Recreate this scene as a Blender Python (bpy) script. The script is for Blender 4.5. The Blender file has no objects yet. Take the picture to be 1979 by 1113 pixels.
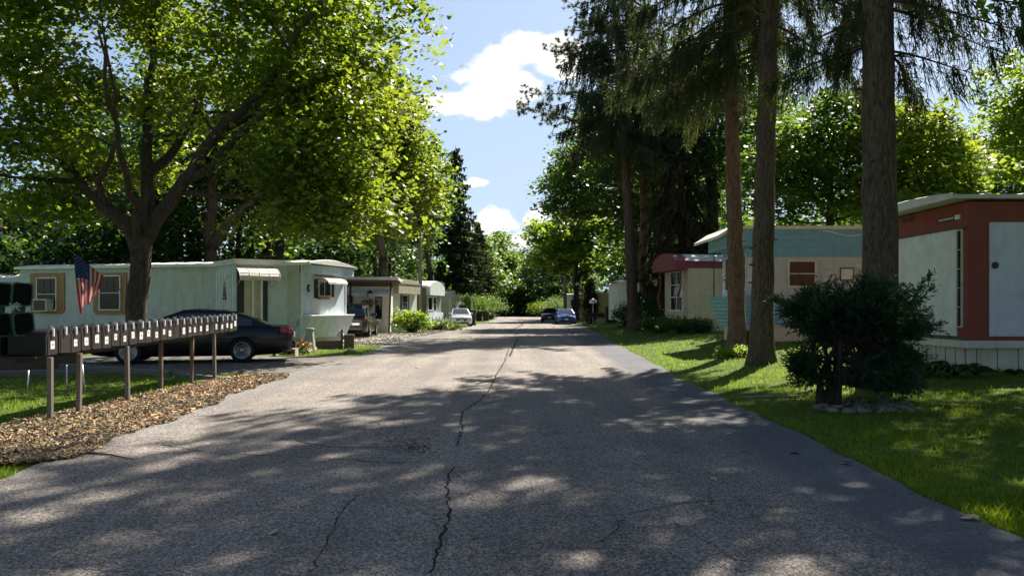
import bpy, bmesh, math, random
import numpy as np
from mathutils import Vector, Matrix

R = math.radians
SC = bpy.context.scene
COL = SC.collection
rng = np.random.default_rng(7)
random.seed(7)

# ------------------------------------------------------------------ camera
H0 = 1.5; F = 1484.0; CX = 989.5; HY = 595.0
cam_d = bpy.data.cameras.new('camera'); cam = bpy.data.objects.new('camera', cam_d); COL.objects.link(cam)
cam.location = (0, 0, H0); cam.rotation_euler = (R(90), 0, 0)
cam_d.sensor_width = 36; cam_d.lens = 27.0; cam_d.shift_y = 0.01945
cam_d.clip_start = 0.05; cam_d.clip_end = 2000
SC.camera = cam

# ------------------------------------------------------------------ light
SUN_AZ = 31.0      # degrees to the right of the view direction (+Y)
SUN_EL = 48.0
world = bpy.data.worlds.new('World'); SC.world = world; world.use_nodes = True
wn = world.node_tree.nodes; wl = world.node_tree.links
wn.clear()
def WN(t, **k):
    n = wn.new(t)
    for a, b in k.items(): setattr(n, a, b)
    return n
def wmath(op, a, b=None, c=None, clamp=False):
    n = wn.new('ShaderNodeMath'); n.operation = op; n.use_clamp = clamp
    for i, v in enumerate((a, b, c)):
        if v is None: continue
        if isinstance(v, (int, float)): n.inputs[i].default_value = v
        else: wl.new(v, n.inputs[i])
    return n.outputs[0]
sky = WN('ShaderNodeTexSky'); sky.sky_type = 'NISHITA'; sky.sun_disc = False
sky.sun_elevation = R(SUN_EL); sky.sun_rotation = R(SUN_AZ)
sky.air_density = 1.0; sky.dust_density = 1.2; sky.ozone_density = 2.0
tc = WN('ShaderNodeTexCoord'); sep = WN('ShaderNodeSeparateXYZ'); wl.new(tc.outputs['Generated'], sep.inputs[0])
dx, dy, dz = sep.outputs
# clouds: azimuth / elevation of the direction looked at
az = wmath('ARCTAN2', dx, dy)
el = wmath('ARCSINE', dz)
nz = WN('ShaderNodeTexNoise'); nz.inputs['Scale'].default_value = 11.0; nz.inputs['Detail'].default_value = 9.0; nz.inputs['Roughness'].default_value = 0.62
mp = WN('ShaderNodeMapping'); mp.inputs['Scale'].default_value = (1, 1, 1.7); wl.new(tc.outputs['Generated'], mp.inputs[0]); wl.new(mp.outputs[0], nz.inputs[0])
nz2 = WN('ShaderNodeTexNoise'); nz2.inputs['Scale'].default_value = 2.3; nz2.inputs['Detail'].default_value = 6.0; wl.new(mp.outputs[0], nz2.inputs[0])
def blob(caz, cel, raz, rel, rot=0.0):
    a = wmath('SUBTRACT', az, R(caz)); b = wmath('SUBTRACT', el, R(cel))
    c, s = math.cos(R(rot)), math.sin(R(rot))
    u = wmath('ADD', wmath('MULTIPLY', a, c), wmath('MULTIPLY', b, s))
    v = wmath('SUBTRACT', wmath('MULTIPLY', b, c), wmath('MULTIPLY', a, s))
    u = wmath('DIVIDE', u, R(raz)); v = wmath('DIVIDE', v, R(rel))
    d = wmath('ADD', wmath('MULTIPLY', u, u), wmath('MULTIPLY', v, v))
    return wmath('SUBTRACT', 1.0, wmath('SQRT', d))
def pxb(px, py, w, h, rot=0):
    caz = math.degrees(math.atan2(px - CX, F)); cel = math.degrees(math.atan2(HY - py, math.hypot(F, px - CX)))
    return blob(caz, cel, math.degrees(w / F), math.degrees(h / F), rot)
bl = None
for a in ((1010, 95, 62, 42, 0), (965, 120, 90, 42, 14), (1075, 118, 70, 45, -8), (1000, 160, 80, 34, -14), (955, 190, 95, 32, 6), (880, 205, 85, 26, -2), (925, 212, 70, 28, 0),
          (960, 440, 62, 40, 0), (1045, 425, 45, 34, 0), (1010, 465, 120, 32, 0), (915, 352, 34, 9, 0),
          (1440, 340, 120, 40, 0), (40, 110, 60, 70, 0)):
    m = pxb(*a)
    bl = m if bl is None else wmath('MAXIMUM', bl, m)
# a general scatter of clouds elsewhere in the sky (sides and behind)
gen = wmath('MULTIPLY', wmath('SUBTRACT', nz2.outputs[0], 0.62), 5.0)
side = wmath('GREATER_THAN', wmath('ABSOLUTE', az), 0.75)
gen = wmath('ADD', wmath('MULTIPLY', gen, side), wmath('MULTIPLY', wmath('SUBTRACT', 1.0, side), -3.0))
bl = wmath('MAXIMUM', bl, gen)
dens = wmath('ADD', bl, wmath('MULTIPLY', wmath('SUBTRACT', nz.outputs[0], 0.55), 3.0))
mask = WN('ShaderNodeMapRange'); mask.interpolation_type = 'SMOOTHSTEP'
mask.inputs['From Min'].default_value = 0.02; mask.inputs['From Max'].default_value = 0.42; wl.new(dens, mask.inputs[0])
shade = WN('ShaderNodeMapRange'); shade.inputs['From Min'].default_value = 0.42; shade.inputs['From Max'].default_value = 0.68
nz3 = WN('ShaderNodeTexNoise'); nz3.inputs['Scale'].default_value = 9.0; nz3.inputs['Detail'].default_value = 5.0
mp2 = WN('ShaderNodeMapping'); mp2.inputs['Location'].default_value = (3.1, 1.2, 0.4); wl.new(tc.outputs['Generated'], mp2.inputs[0]); wl.new(mp2.outputs[0], nz3.inputs[0])
wl.new(nz3.outputs[0], shade.inputs[0])
ccol = WN('ShaderNodeMixRGB'); ccol.inputs[1].default_value = (9.6, 9.5, 9.3, 1); ccol.inputs[2].default_value = (5.6, 6.0, 6.7, 1)
wl.new(shade.outputs[0], ccol.inputs[0])
veilf = wmath('MULTIPLY', wmath('SUBTRACT', 1.0, wmath('DIVIDE', wmath('ABSOLUTE', wmath('SUBTRACT', az, 0.25)), 1.1), None, True), wmath('SUBTRACT', 1.0, wmath('DIVIDE', wmath('MAXIMUM', el, 0.0), 1.0), None, True), None, True)
veil = WN('ShaderNodeMixRGB'); wl.new(wmath('MULTIPLY', veilf, 1.15, None, True), veil.inputs[0]); wl.new(sky.outputs[0], veil.inputs[1]); veil.inputs[2].default_value = (4.2, 5.4, 7.1, 1)   # pale veil added to set the sky tone and light ahead
mixc = WN('ShaderNodeMixRGB'); wl.new(mask.outputs[0], mixc.inputs[0]); wl.new(veil.outputs[0], mixc.inputs[1]); wl.new(ccol.outputs[0], mixc.inputs[2])
bg = WN('ShaderNodeBackground'); bg.inputs[1].default_value = 0.054
wo = WN('ShaderNodeOutputWorld'); wl.new(mixc.outputs[0], bg.inputs[0]); wl.new(bg.outputs[0], wo.inputs[0])

sd = bpy.data.lights.new('sun', 'SUN'); sd.energy = 4.9; sd.angle = R(0.53); sd.color = (1.0, 0.93, 0.82)
sun = bpy.data.objects.new('sun', sd); COL.objects.link(sun)
sv = Vector((math.sin(R(SUN_AZ)) * math.cos(R(SUN_EL)), math.cos(R(SUN_AZ)) * math.cos(R(SUN_EL)), math.sin(R(SUN_EL))))
sun.rotation_euler = sv.to_track_quat('Z', 'Y').to_euler(); sun.location = (0, 0, 60)
SC.view_settings.view_transform = 'Standard'; SC.view_settings.look = 'None'
SC.view_settings.exposure = 1.4; SC.view_settings.gamma = 1.0; SC.view_settings.use_curve_mapping = False
SC.render.engine = 'CYCLES'
SC.cycles.use_denoising = True
SC.cycles.max_bounces = 6; SC.cycles.diffuse_bounces = 3; SC.cycles.glossy_bounces = 2; SC.cycles.transmission_bounces = 4; SC.cycles.transparent_max_bounces = 4
SC.cycles.sample_clamp_indirect = 4.0
SC.cycles.use_adaptive_sampling = True; SC.cycles.adaptive_threshold = 0.02

# ------------------------------------------------------------------ helpers
def X(px, Y): return (px - CX) * Y / F
def Z(py, Y): return H0 - (py - HY) * Y / F
def P(px, py, Y): return Vector((X(px, Y), Y, Z(py, Y)))
def sstep(t):
    t = np.clip(t, 0, 1); return t * t * (3 - 2 * t)
def gz(x, y):
    """height of the ground: the right-hand lawn climbs a little away from the road"""
    x = np.asarray(x, float); y = np.asarray(y, float)
    r = 0.46 * np.interp(y, [6, 15, 22], [0.3, 0.48, 1.0]) * sstep((x - 3.7 - 0.03 * np.clip(y - 20, 0, 40)) / 5.0)
    return r
def gzf(x, y): return float(gz(x, y))

def lab(o, label=None, cat=None, group=None, kind=None):
    if label: o['label'] = label
    if cat: o['category'] = cat
    if group: o['group'] = group
    if kind: o['kind'] = kind
    return o
def empty(name, loc=(0, 0, 0), rz=0.0, label=None, cat=None, group=None):
    o = bpy.data.objects.new(name, None); COL.objects.link(o); o.empty_display_size = 0.2
    o.location = loc; o.rotation_euler = (0, 0, rz)
    return lab(o, label, cat, group)
def link(name, me, parent=None, mat=None):
    o = bpy.data.objects.new(name, me); COL.objects.link(o)
    if parent is not None: o.parent = parent
    if mat is not None and not me.materials: me.materials.append(mat)
    return o
def copy_tree(o, parent=None):
    c = o.copy(); COL.objects.link(c); c.parent = parent
    for ch in list(o.children): copy_tree(ch, c)
    return c

class MB:
    """mesh buffer"""
    def __init__(s): s.v = []; s.f = []; s.m = []; s.sm = []; s.cur = 0
    def add(s, vs, fs, smooth=False):
        b = len(s.v); s.v += [tuple(v) for v in vs]
        for f in fs: s.f.append([b + i for i in f]); s.m.append(s.cur); s.sm.append(smooth)
        return s
    def box(s, x0, x1, y0, y1, z0, z1, T=None, bev=0.0):
        x0, x1 = min(x0, x1), max(x0, x1); y0, y1 = min(y0, y1), max(y0, y1); z0, z1 = min(z0, z1), max(z0, z1)
        if bev <= 0:
            vs = [(x, y, z) for x in (x0, x1) for y in (y0, y1) for z in (z0, z1)]
            fs = [(0, 1, 3, 2), (4, 6, 7, 5), (0, 4, 5, 1), (2, 3, 7, 6), (0, 2, 6, 4), (1, 5, 7, 3)]
        else:
            bm = bmesh.new(); bmesh.ops.create_cube(bm, size=1)
            for v in bm.verts: v.co = Vector(((x0 + x1) / 2 + v.co.x * (x1 - x0), (y0 + y1) / 2 + v.co.y * (y1 - y0), (z0 + z1) / 2 + v.co.z * (z1 - z0)))
            bmesh.ops.bevel(bm, geom=list(bm.edges), offset=bev, segments=2, affect='EDGES', profile=0.5)
            bm.verts.ensure_lookup_table()
            vs = [v.co.copy() for v in bm.verts]; fs = [[v.index for v in f.verts] for f in bm.faces]; bm.free()
        if T is not None: vs = [T(Vector(v)) for v in vs]
        return s.add(vs, fs)
    def prism(s, poly, a, b, axis='z', T=None):
        n = len(poly)
        def pt(p, c): return {'z': (p[0], p[1], c), 'x': (c, p[0], p[1]), 'y': (p[0], c, p[1])}[axis]
        vs = [pt(p, a) for p in poly] + [pt(p, b) for p in poly]
        if T is not None: vs = [T(Vector(v)) for v in vs]
        fs = [[i, (i + 1) % n, n + (i + 1) % n, n + i] for i in range(n)] + [list(range(n))[::-1], list(range(n, 2 * n))]
        return s.add(vs, fs)
    def tube(s, pts, rs, n=8, caps=True, smooth=True, jit=0.0):
        pts = [Vector(p) for p in pts]
        if isinstance(rs, (int, float)): rs = [rs] * len(pts)
        rings = []; up = Vector((0, 0, 1)); prev = None
        for i, p in enumerate(pts):
            d = (pts[min(i + 1, len(pts) - 1)] - pts[max(i - 1, 0)])
            if d.length < 1e-9: d = Vector((0, 0, 1))
            d.normalize()
            if prev is None:
                a = d.cross(up if abs(d.z) < 0.9 else Vector((1, 0, 0))).normalized()
            else:
                a = (prev - d * prev.dot(d));  a = a.normalized() if a.length > 1e-6 else d.orthogonal().normalized()
            prev = a; b = d.cross(a)
            rings.append([p + (a * math.cos(2 * math.pi * k / n) + b * math.sin(2 * math.pi * k / n)) * rs[i] * (1 + (random.uniform(-jit, jit) if jit else 0)) for k in range(n)])
        vs = [v for r in rings for v in r]; fs = []
        for i in range(len(pts) - 1):
            for k in range(n): fs.append([i * n + k, i * n + (k + 1) % n, (i + 1) * n + (k + 1) % n, (i + 1) * n + k])
        if caps: fs.append(list(range(n))[::-1]); fs.append(list(range((len(pts) - 1) * n, len(pts) * n)))
        return s.add(vs, fs, smooth)
    def lathe(s, prof, n=20, T=None, smooth=True, axis='z'):
        vs = []
        for r, z in prof:
            for k in range(n):
                a = 2 * math.pi * k / n; c, q = r * math.cos(a), r * math.sin(a)
                vs.append({'z': (c, q, z), 'y': (c, z, q), 'x': (z, c, q)}[axis])
        if T is not None: vs = [T(Vector(v)) for v in vs]
        fs = [[i * n + k, i * n + (k + 1) % n, (i + 1) * n + (k + 1) % n, (i + 1) * n + k] for i in range(len(prof) - 1) for k in range(n)]
        fs += [list(range(n))[::-1], list(range((len(prof) - 1) * n, len(prof) * n))]
        return s.add(vs, fs, smooth)
    def grid(s, fn, nu, nv, smooth=True):
        vs = [fn(i / nu, j / nv) for i in range(nu + 1) for j in range(nv + 1)]
        fs = [[i * (nv + 1) + j, (i + 1) * (nv + 1) + j, (i + 1) * (nv + 1) + j + 1, i * (nv + 1) + j + 1] for i in range(nu) for j in range(nv)]
        return s.add(vs, fs, smooth)
    def build(s, name, mats, parent=None):
        me = bpy.data.meshes.new(name); me.from_pydata(s.v, [], s.f)
        for m in (mats if isinstance(mats, (list, tuple)) else [mats]): me.materials.append(m)
        me.polygons.foreach_set('material_index', s.m); me.polygons.foreach_set('use_smooth', s.sm); me.update()
        bm = bmesh.new(); bm.from_mesh(me); bmesh.ops.recalc_face_normals(bm, faces=bm.faces); bm.to_mesh(me); bm.free()
        return link(name, me, parent)

def np_faces(name, V, k, mat, smooth=False):
    """V: (n*k,3) - faces of k consecutive vertices"""
    n = len(V) // k
    me = bpy.data.meshes.new(name); me.vertices.add(len(V)); me.vertices.foreach_set('co', V.astype(np.float32).ravel())
    me.loops.add(n * k); me.loops.foreach_set('vertex_index', np.arange(n * k, dtype=np.int32))
    me.polygons.add(n); me.polygons.foreach_set('loop_start', np.arange(n, dtype=np.int32) * k)
    me.update(calc_edges=True)
    me.materials.append(mat)
    if smooth: me.polygons.foreach_set('use_smooth', np.ones(n, bool))
    return me

RHOMB = np.array([(0, 0, 0), (0.42, 0.42, 0.10), (0, 1, 0), (-0.42, 0.42, 0.10)])
MAPLE = np.array([(0, 0, 0), (0.30, 0.05, .03), (0.52, 0.38, .06), (0.24, 0.45, .03), (0.32, 0.82, .05), (0, 1.05, -.03), (-0.32, 0.82, .05), (-0.24, 0.45, .03), (-0.52, 0.38, .06), (-0.30, 0.05, .03)])
OVAL = np.array([(0, 0, 0), (0.26, 0.3, .05), (0.24, 0.7, .04), (0, 1, -.06), (-0.24, 0.7, .04), (-0.26, 0.3, .05)])
def leaf_cloud(C, size, shape=RHOMB, up=0.6, sj=0.35, droop=0.25, g=None):
    g = g or rng
    n = len(C)
    nr = g.normal(size=(n, 3)); nr /= np.linalg.norm(nr, axis=1)[:, None]
    nr[:, 2] = np.abs(nr[:, 2]); nr[:, 2] += up; nr /= np.linalg.norm(nr, axis=1)[:, None]
    t = g.normal(size=(n, 3)); t[:, 2] -= droop; t -= nr * (t * nr).sum(1)[:, None]; t /= np.linalg.norm(t, axis=1)[:, None] + 1e-9
    b = np.cross(nr, t)
    s = size * (1 + sj * g.uniform(-1, 1, n)) if np.isscalar(size) else size
    V = C[:, None, :] + s[:, None, None] * (b[:, None, :] * shape[None, :, 0, None] + t[:, None, :] * (shape[None, :, 1, None] - 0.5) + nr[:, None, :] * shape[None, :, 2, None])
    return V.reshape(-1, 3)
SPIN = np.array([(0, 0), (0.5, 0.22), (0.32, 0.62), (0, 1), (-0.36, 0.7), (-0.5, 0.28)])
def spindles(A, D, L, W, g=None):
    """thin pointed strips from A along D (unit), lengths L, widths W"""
    g = g or rng
    n = len(A); q = g.normal(size=(n, 3)); q -= D * (q * D).sum(1)[:, None]; q /= np.linalg.norm(q, axis=1)[:, None] + 1e-9
    V = A[:, None, :] + D[:, None, :] * (L[:, None] * SPIN[None, :, 1])[:, :, None] + q[:, None, :] * (W[:, None] * SPIN[None, :, 0])[:, :, None]
    return V.reshape(-1, 3)
def unit(a): return a / (np.linalg.norm(a, axis=-1, keepdims=True) + 1e-9)

# ------------------------------------------------------------------ materials
def new_mat(name):
    m = bpy.data.materials.new(name); m.use_nodes = True; nt = m.node_tree
    b = nt.nodes['Principled BSDF']
    return m, nt, b
def coord(nt, scale=(1, 1, 1), kind='Object', loc=(0, 0, 0)):
    t = nt.nodes.new('ShaderNodeTexCoord'); mpn = nt.nodes.new('ShaderNodeMapping'); mpn.inputs['Scale'].default_value = scale; mpn.inputs['Location'].default_value = loc
    nt.links.new(t.outputs[kind], mpn.inputs[0]); return mpn.outputs[0]
def noise(nt, vec, scale, detail=4, rough=0.55, dist=0):
    n = nt.nodes.new('ShaderNodeTexNoise'); n.inputs['Scale'].default_value = scale; n.inputs['Detail'].default_value = detail; n.inputs['Roughness'].default_value = rough; n.inputs['Distortion'].default_value = dist
    nt.links.new(vec, n.inputs['Vector']); return n.outputs[0]
def ramp(nt, fac, stops):
    r = nt.nodes.new('ShaderNodeValToRGB'); e = r.color_ramp.elements
    e[0].position = stops[0][0]; e[0].color = (*stops[0][1], 1); e[1].position = stops[1][0]; e[1].color = (*stops[1][1], 1)
    for p, c in stops[2:]: x = e.new(p); x.color = (*c, 1)
    nt.links.new(fac, r.inputs[0]); return r.outputs[0]
def mix(nt, fac, a, b, mode='MIX'):
    n = nt.nodes.new('ShaderNodeMixRGB'); n.blend_type = mode
    for i, v in enumerate((fac, a, b)):
        if isinstance(v, (int, float)): n.inputs[i].default_value = v
        elif isinstance(v, tuple): n.inputs[i].default_value = (*v, 1) if len(v) == 3 else v
        else: nt.links.new(v, n.inputs[i])
    return n.outputs[0]
def bump(nt, b, h, strength=0.3, dist=0.01):
    n = nt.nodes.new('ShaderNodeBump'); n.inputs['Strength'].default_value = strength; n.inputs['Distance'].default_value = dist
    nt.links.new(h, n.inputs['Height']); nt.links.new(n.outputs[0], b.inputs['Normal'])
def paint(name, c, rough=0.5, var=0.12, scale=3.0, dirt=0.25, dirt_c=(0.12, 0.11, 0.08), ribs=None, metal=0.0, bstr=0.15, spec=0.5, streak=True):
    """painted or plain surface with uneven tone, vertical dirt streaks and optional ribs ('x','y','z' axis, period, strength)"""
    m, nt, b = new_mat(name)
    v = coord(nt); n1 = noise(nt, v, scale, 6)
    c2 = tuple(max(0, x * (1 - var)) for x in c); c1 = tuple(min(1, x * (1 + var)) for x in c)
    base = ramp(nt, n1, [(0.3, c2), (0.7, c1)])
    if dirt > 0:
        vs = coord(nt, (2.2, 2.2, 0.28) if streak else (1, 1, 1)); n2 = noise(nt, vs, 2.6, 8, 0.7)
        f = ramp(nt, n2, [(0.52, (0, 0, 0)), (0.78, (dirt, dirt, dirt))]); base = mix(nt, f, base, dirt_c)
    nt.links.new(base, b.inputs['Base Color'])
    b.inputs['Roughness'].default_value = rough; b.inputs['Metallic'].default_value = metal; b.inputs['Specular IOR Level'].default_value = spec
    fine = noise(nt, v, 60, 3)
    if ribs:
        ax, per, st, sharp = ribs
        w = nt.nodes.new('ShaderNodeTexWave'); w.wave_type = 'BANDS'; w.bands_direction = ax.upper(); w.wave_profile = 'SAW' if sharp else 'SIN'
        w.inputs['Scale'].default_value = (math.pi * 2 / 20.0) / per if False else 0.314 / per; w.inputs['Distortion'].default_value = 0
        tcn = nt.nodes.new('ShaderNodeTexCoord'); nt.links.new(tcn.outputs['Object'], w.inputs['Vector'])
        add = nt.nodes.new('ShaderNodeMath'); add.operation = 'MULTIPLY_ADD'; nt.links.new(fine, add.inputs[0]); add.inputs[1].default_value = 0.08; nt.links.new(w.outputs['Fac'], add.inputs[2])
        bump(nt, b, add.outputs[0], st, 0.02)
    elif bstr > 0: bump(nt, b, fine, bstr, 0.003)
    return m
def leaf_mat(name, c, var=0.35, trans=0.45, tc_=None, gloss=0.45):
    m, nt, b = new_mat(name)
    g = nt.nodes.new('ShaderNodeNewGeometry'); rp = g.outputs['Random Per Island']
    c1 = tuple(x * (1 - var) for x in c); c2 = (min(1, c[0] * (1 + var * 1.5)), min(1, c[1] * (1 + var)), c[2] * (1 + var * 0.3))
    base = ramp(nt, rp, [(0.0, c1), (0.55, c), (1.0, c2)])
    t = coord(nt, kind='Object'); n1 = noise(nt, t, 0.45, 3)
    base = mix(nt, ramp(nt, n1, [(0.35, (0.7, 0.78, 0.7)), (0.65, (1.15, 1.05, 0.95))]), base, base, 'MIX') if False else mix(nt, 1.0, base, ramp(nt, n1, [(0.35, (0.5, 0.62, 0.55)), (0.65, (1.0, 1.0, 1.0))]), 'MULTIPLY')
    nt.links.new(base, b.inputs['Base Color']); b.inputs['Roughness'].default_value = gloss; b.inputs['Specular IOR Level'].default_value = 0.35
    tr = nt.nodes.new('ShaderNodeBsdfTranslucent')
    tcol = tc_ or (min(1, c[0] * 2.6), min(1, c[1] * 2.2), c[2] * 0.8)
    tcm = mix(nt, 1.0, ramp(nt, rp, [(0.0, tuple(x * 0.65 for x in tcol)), (1.0, tcol)]), ramp(nt, n1, [(0.35, (0.7, 0.8, 0.7)), (0.65, (1, 1, 1))]), 'MULTIPLY')
    nt.links.new(tcm, tr.inputs[0])
    mx = nt.nodes.new('ShaderNodeMixShader'); mx.inputs[0].default_value = trans
    nt.links.new(b.outputs[0], mx.inputs[1]); nt.links.new(tr.outputs[0], mx.inputs[2])
    out = nt.nodes['Material Output']; nt.links.new(mx.outputs[0], out.inputs[0]); return m
def bark_mat(name, c, c2, sc=6.0, st=0.8):
    m, nt, b = new_mat(name)
    v = coord(nt, (1, 1, 0.22)); vo = nt.nodes.new('ShaderNodeTexVoronoi'); vo.feature = 'F1'; vo.inputs['Scale'].default_value = sc * 3
    d = noise(nt, v, sc, 8, 0.7); add = nt.nodes.new('ShaderNodeVectorMath'); add.operation = 'ADD'
    nt.links.new(v, add.inputs[0]);
    cn = nt.nodes.new('ShaderNodeTexNoise'); cn.inputs['Scale'].default_value = sc; nt.links.new(v, cn.inputs[0]); sc_ = nt.nodes.new('ShaderNodeVectorMath'); sc_.operation = 'SCALE'; sc_.inputs['Scale'].default_value = 0.25
    nt.links.new(cn.outputs['Color'], sc_.inputs[0]); nt.links.new(sc_.outputs[0], add.inputs[1]); nt.links.new(add.outputs[0], vo.inputs['Vector'])
    h = mix(nt, 0.5, vo.outputs['Distance'], d)
    base = ramp(nt, h, [(0.25, c2), (0.62, c)])
    nt.links.new(base, b.inputs['Base Color']); b.inputs['Roughness'].default_value = 0.92; b.inputs['Specular IOR Level'].default_value = 0.15
    bump(nt, b, h, st, 0.05); return m

def flat(name, c, rough=0.5, metal=0.0, spec=0.5, coat=0.0, var=0.08):
    m, nt, b = new_mat(name)
    v = coord(nt); n1 = noise(nt, v, 9, 4)
    nt.links.new(ramp(nt, n1, [(0.3, tuple(x * (1 - var) for x in c)), (0.7, tuple(min(1, x * (1 + var)) for x in c))]), b.inputs['Base Color'])
    b.inputs['Roughness'].default_value = rough; b.inputs['Metallic'].default_value = metal; b.inputs['Specular IOR Level'].default_value = spec; b.inputs['Coat Weight'].default_value = coat; b.inputs['Coat Roughness'].default_value = 0.05
    return m

M = {}
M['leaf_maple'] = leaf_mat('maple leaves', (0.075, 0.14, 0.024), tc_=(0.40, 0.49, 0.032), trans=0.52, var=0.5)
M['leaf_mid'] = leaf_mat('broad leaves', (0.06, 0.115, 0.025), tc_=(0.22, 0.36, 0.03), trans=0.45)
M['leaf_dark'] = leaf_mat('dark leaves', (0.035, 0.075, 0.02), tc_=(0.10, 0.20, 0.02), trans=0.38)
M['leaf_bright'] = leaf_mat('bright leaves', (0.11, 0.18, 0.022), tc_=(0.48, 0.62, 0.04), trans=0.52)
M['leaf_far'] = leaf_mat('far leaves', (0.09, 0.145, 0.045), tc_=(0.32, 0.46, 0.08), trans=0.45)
M['needle'] = leaf_mat('spruce needles', (0.046, 0.062, 0.028), tc_=(0.17, 0.20, 0.05), trans=0.3, gloss=0.6)
M['needle_brown'] = leaf_mat('old spruce needles', (0.07, 0.06, 0.032), tc_=(0.10, 0.09, 0.03), trans=0.2, gloss=0.7)
M['pine'] = leaf_mat('pine needles', (0.045, 0.07, 0.035), tc_=(0.14, 0.18, 0.05), trans=0.3, gloss=0.5)
M['yew'] = leaf_mat('yew needles', (0.022, 0.058, 0.026), tc_=(0.06, 0.15, 0.03), trans=0.28, gloss=0.5)
M['bark_maple'] = bark_mat('maple bark', (0.085, 0.065, 0.05), (0.03, 0.024, 0.02))
M['bark_spruce'] = bark_mat('spruce bark', (0.135, 0.098, 0.07), (0.034, 0.024, 0.017), 8, 1.0)
M['bark_red'] = bark_mat('reddish spruce bark', (0.19, 0.12, 0.08), (0.06, 0.035, 0.025), 8, 0.9)
M['bark_dark'] = bark_mat('dark bark', (0.06, 0.05, 0.04), (0.025, 0.02, 0.018))
M['asphalt_old'] = None

def ground_mat(name, stops, sc1=1.2, sc2=60, contrast=0.35, rough=0.95, bst=0.5, bd=0.02):
    m, nt, b = new_mat(name); v = coord(nt)
    n1 = noise(nt, v, sc1, 6, 0.6); n2 = noise(nt, v, sc2, 4, 0.7)
    base = ramp(nt, n1, stops)
    sp = ramp(nt, n2, [(0.35, (1 - contrast,) * 3), (0.68, (1 + contrast,) * 3)])
    nt.links.new(mix(nt, 1.0, base, sp, 'MULTIPLY'), b.inputs['Base Color'])
    b.inputs['Roughness'].default_value = rough; b.inputs['Specular IOR Level'].default_value = 0.2
    bump(nt, b, n2, bst, bd); return m
M['lawn'] = ground_mat('lawn', [(0.3, (0.06, 0.10, 0.015)), (0.55, (0.09, 0.145, 0.02)), (0.8, (0.15, 0.17, 0.035))], 1.3, 45, 0.45, bst=1.0, bd=0.05)
M['forest_floor'] = ground_mat('forest floor', [(0.3, (0.035, 0.04, 0.015)), (0.7, (0.07, 0.075, 0.025))], 0.8, 10, 0.4)
M['mulch_base'] = ground_mat('mulch base', [(0.3, (0.13, 0.085, 0.05)), (0.7, (0.26, 0.18, 0.11))], 5, 55, 0.5, bst=1.0, bd=0.04)
M['gravel'] = ground_mat('gravel', [(0.3, (0.26, 0.24, 0.21)), (0.7, (0.36, 0.33, 0.29))], 1.0, 28, 0.5, bst=1.0, bd=0.03)
M['driveway'] = ground_mat('driveway', [(0.3, (0.10, 0.09, 0.08)), (0.55, (0.16, 0.145, 0.125)), (0.75, (0.20, 0.175, 0.14))], 1.4, 45, 0.5, bst=0.8)

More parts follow.
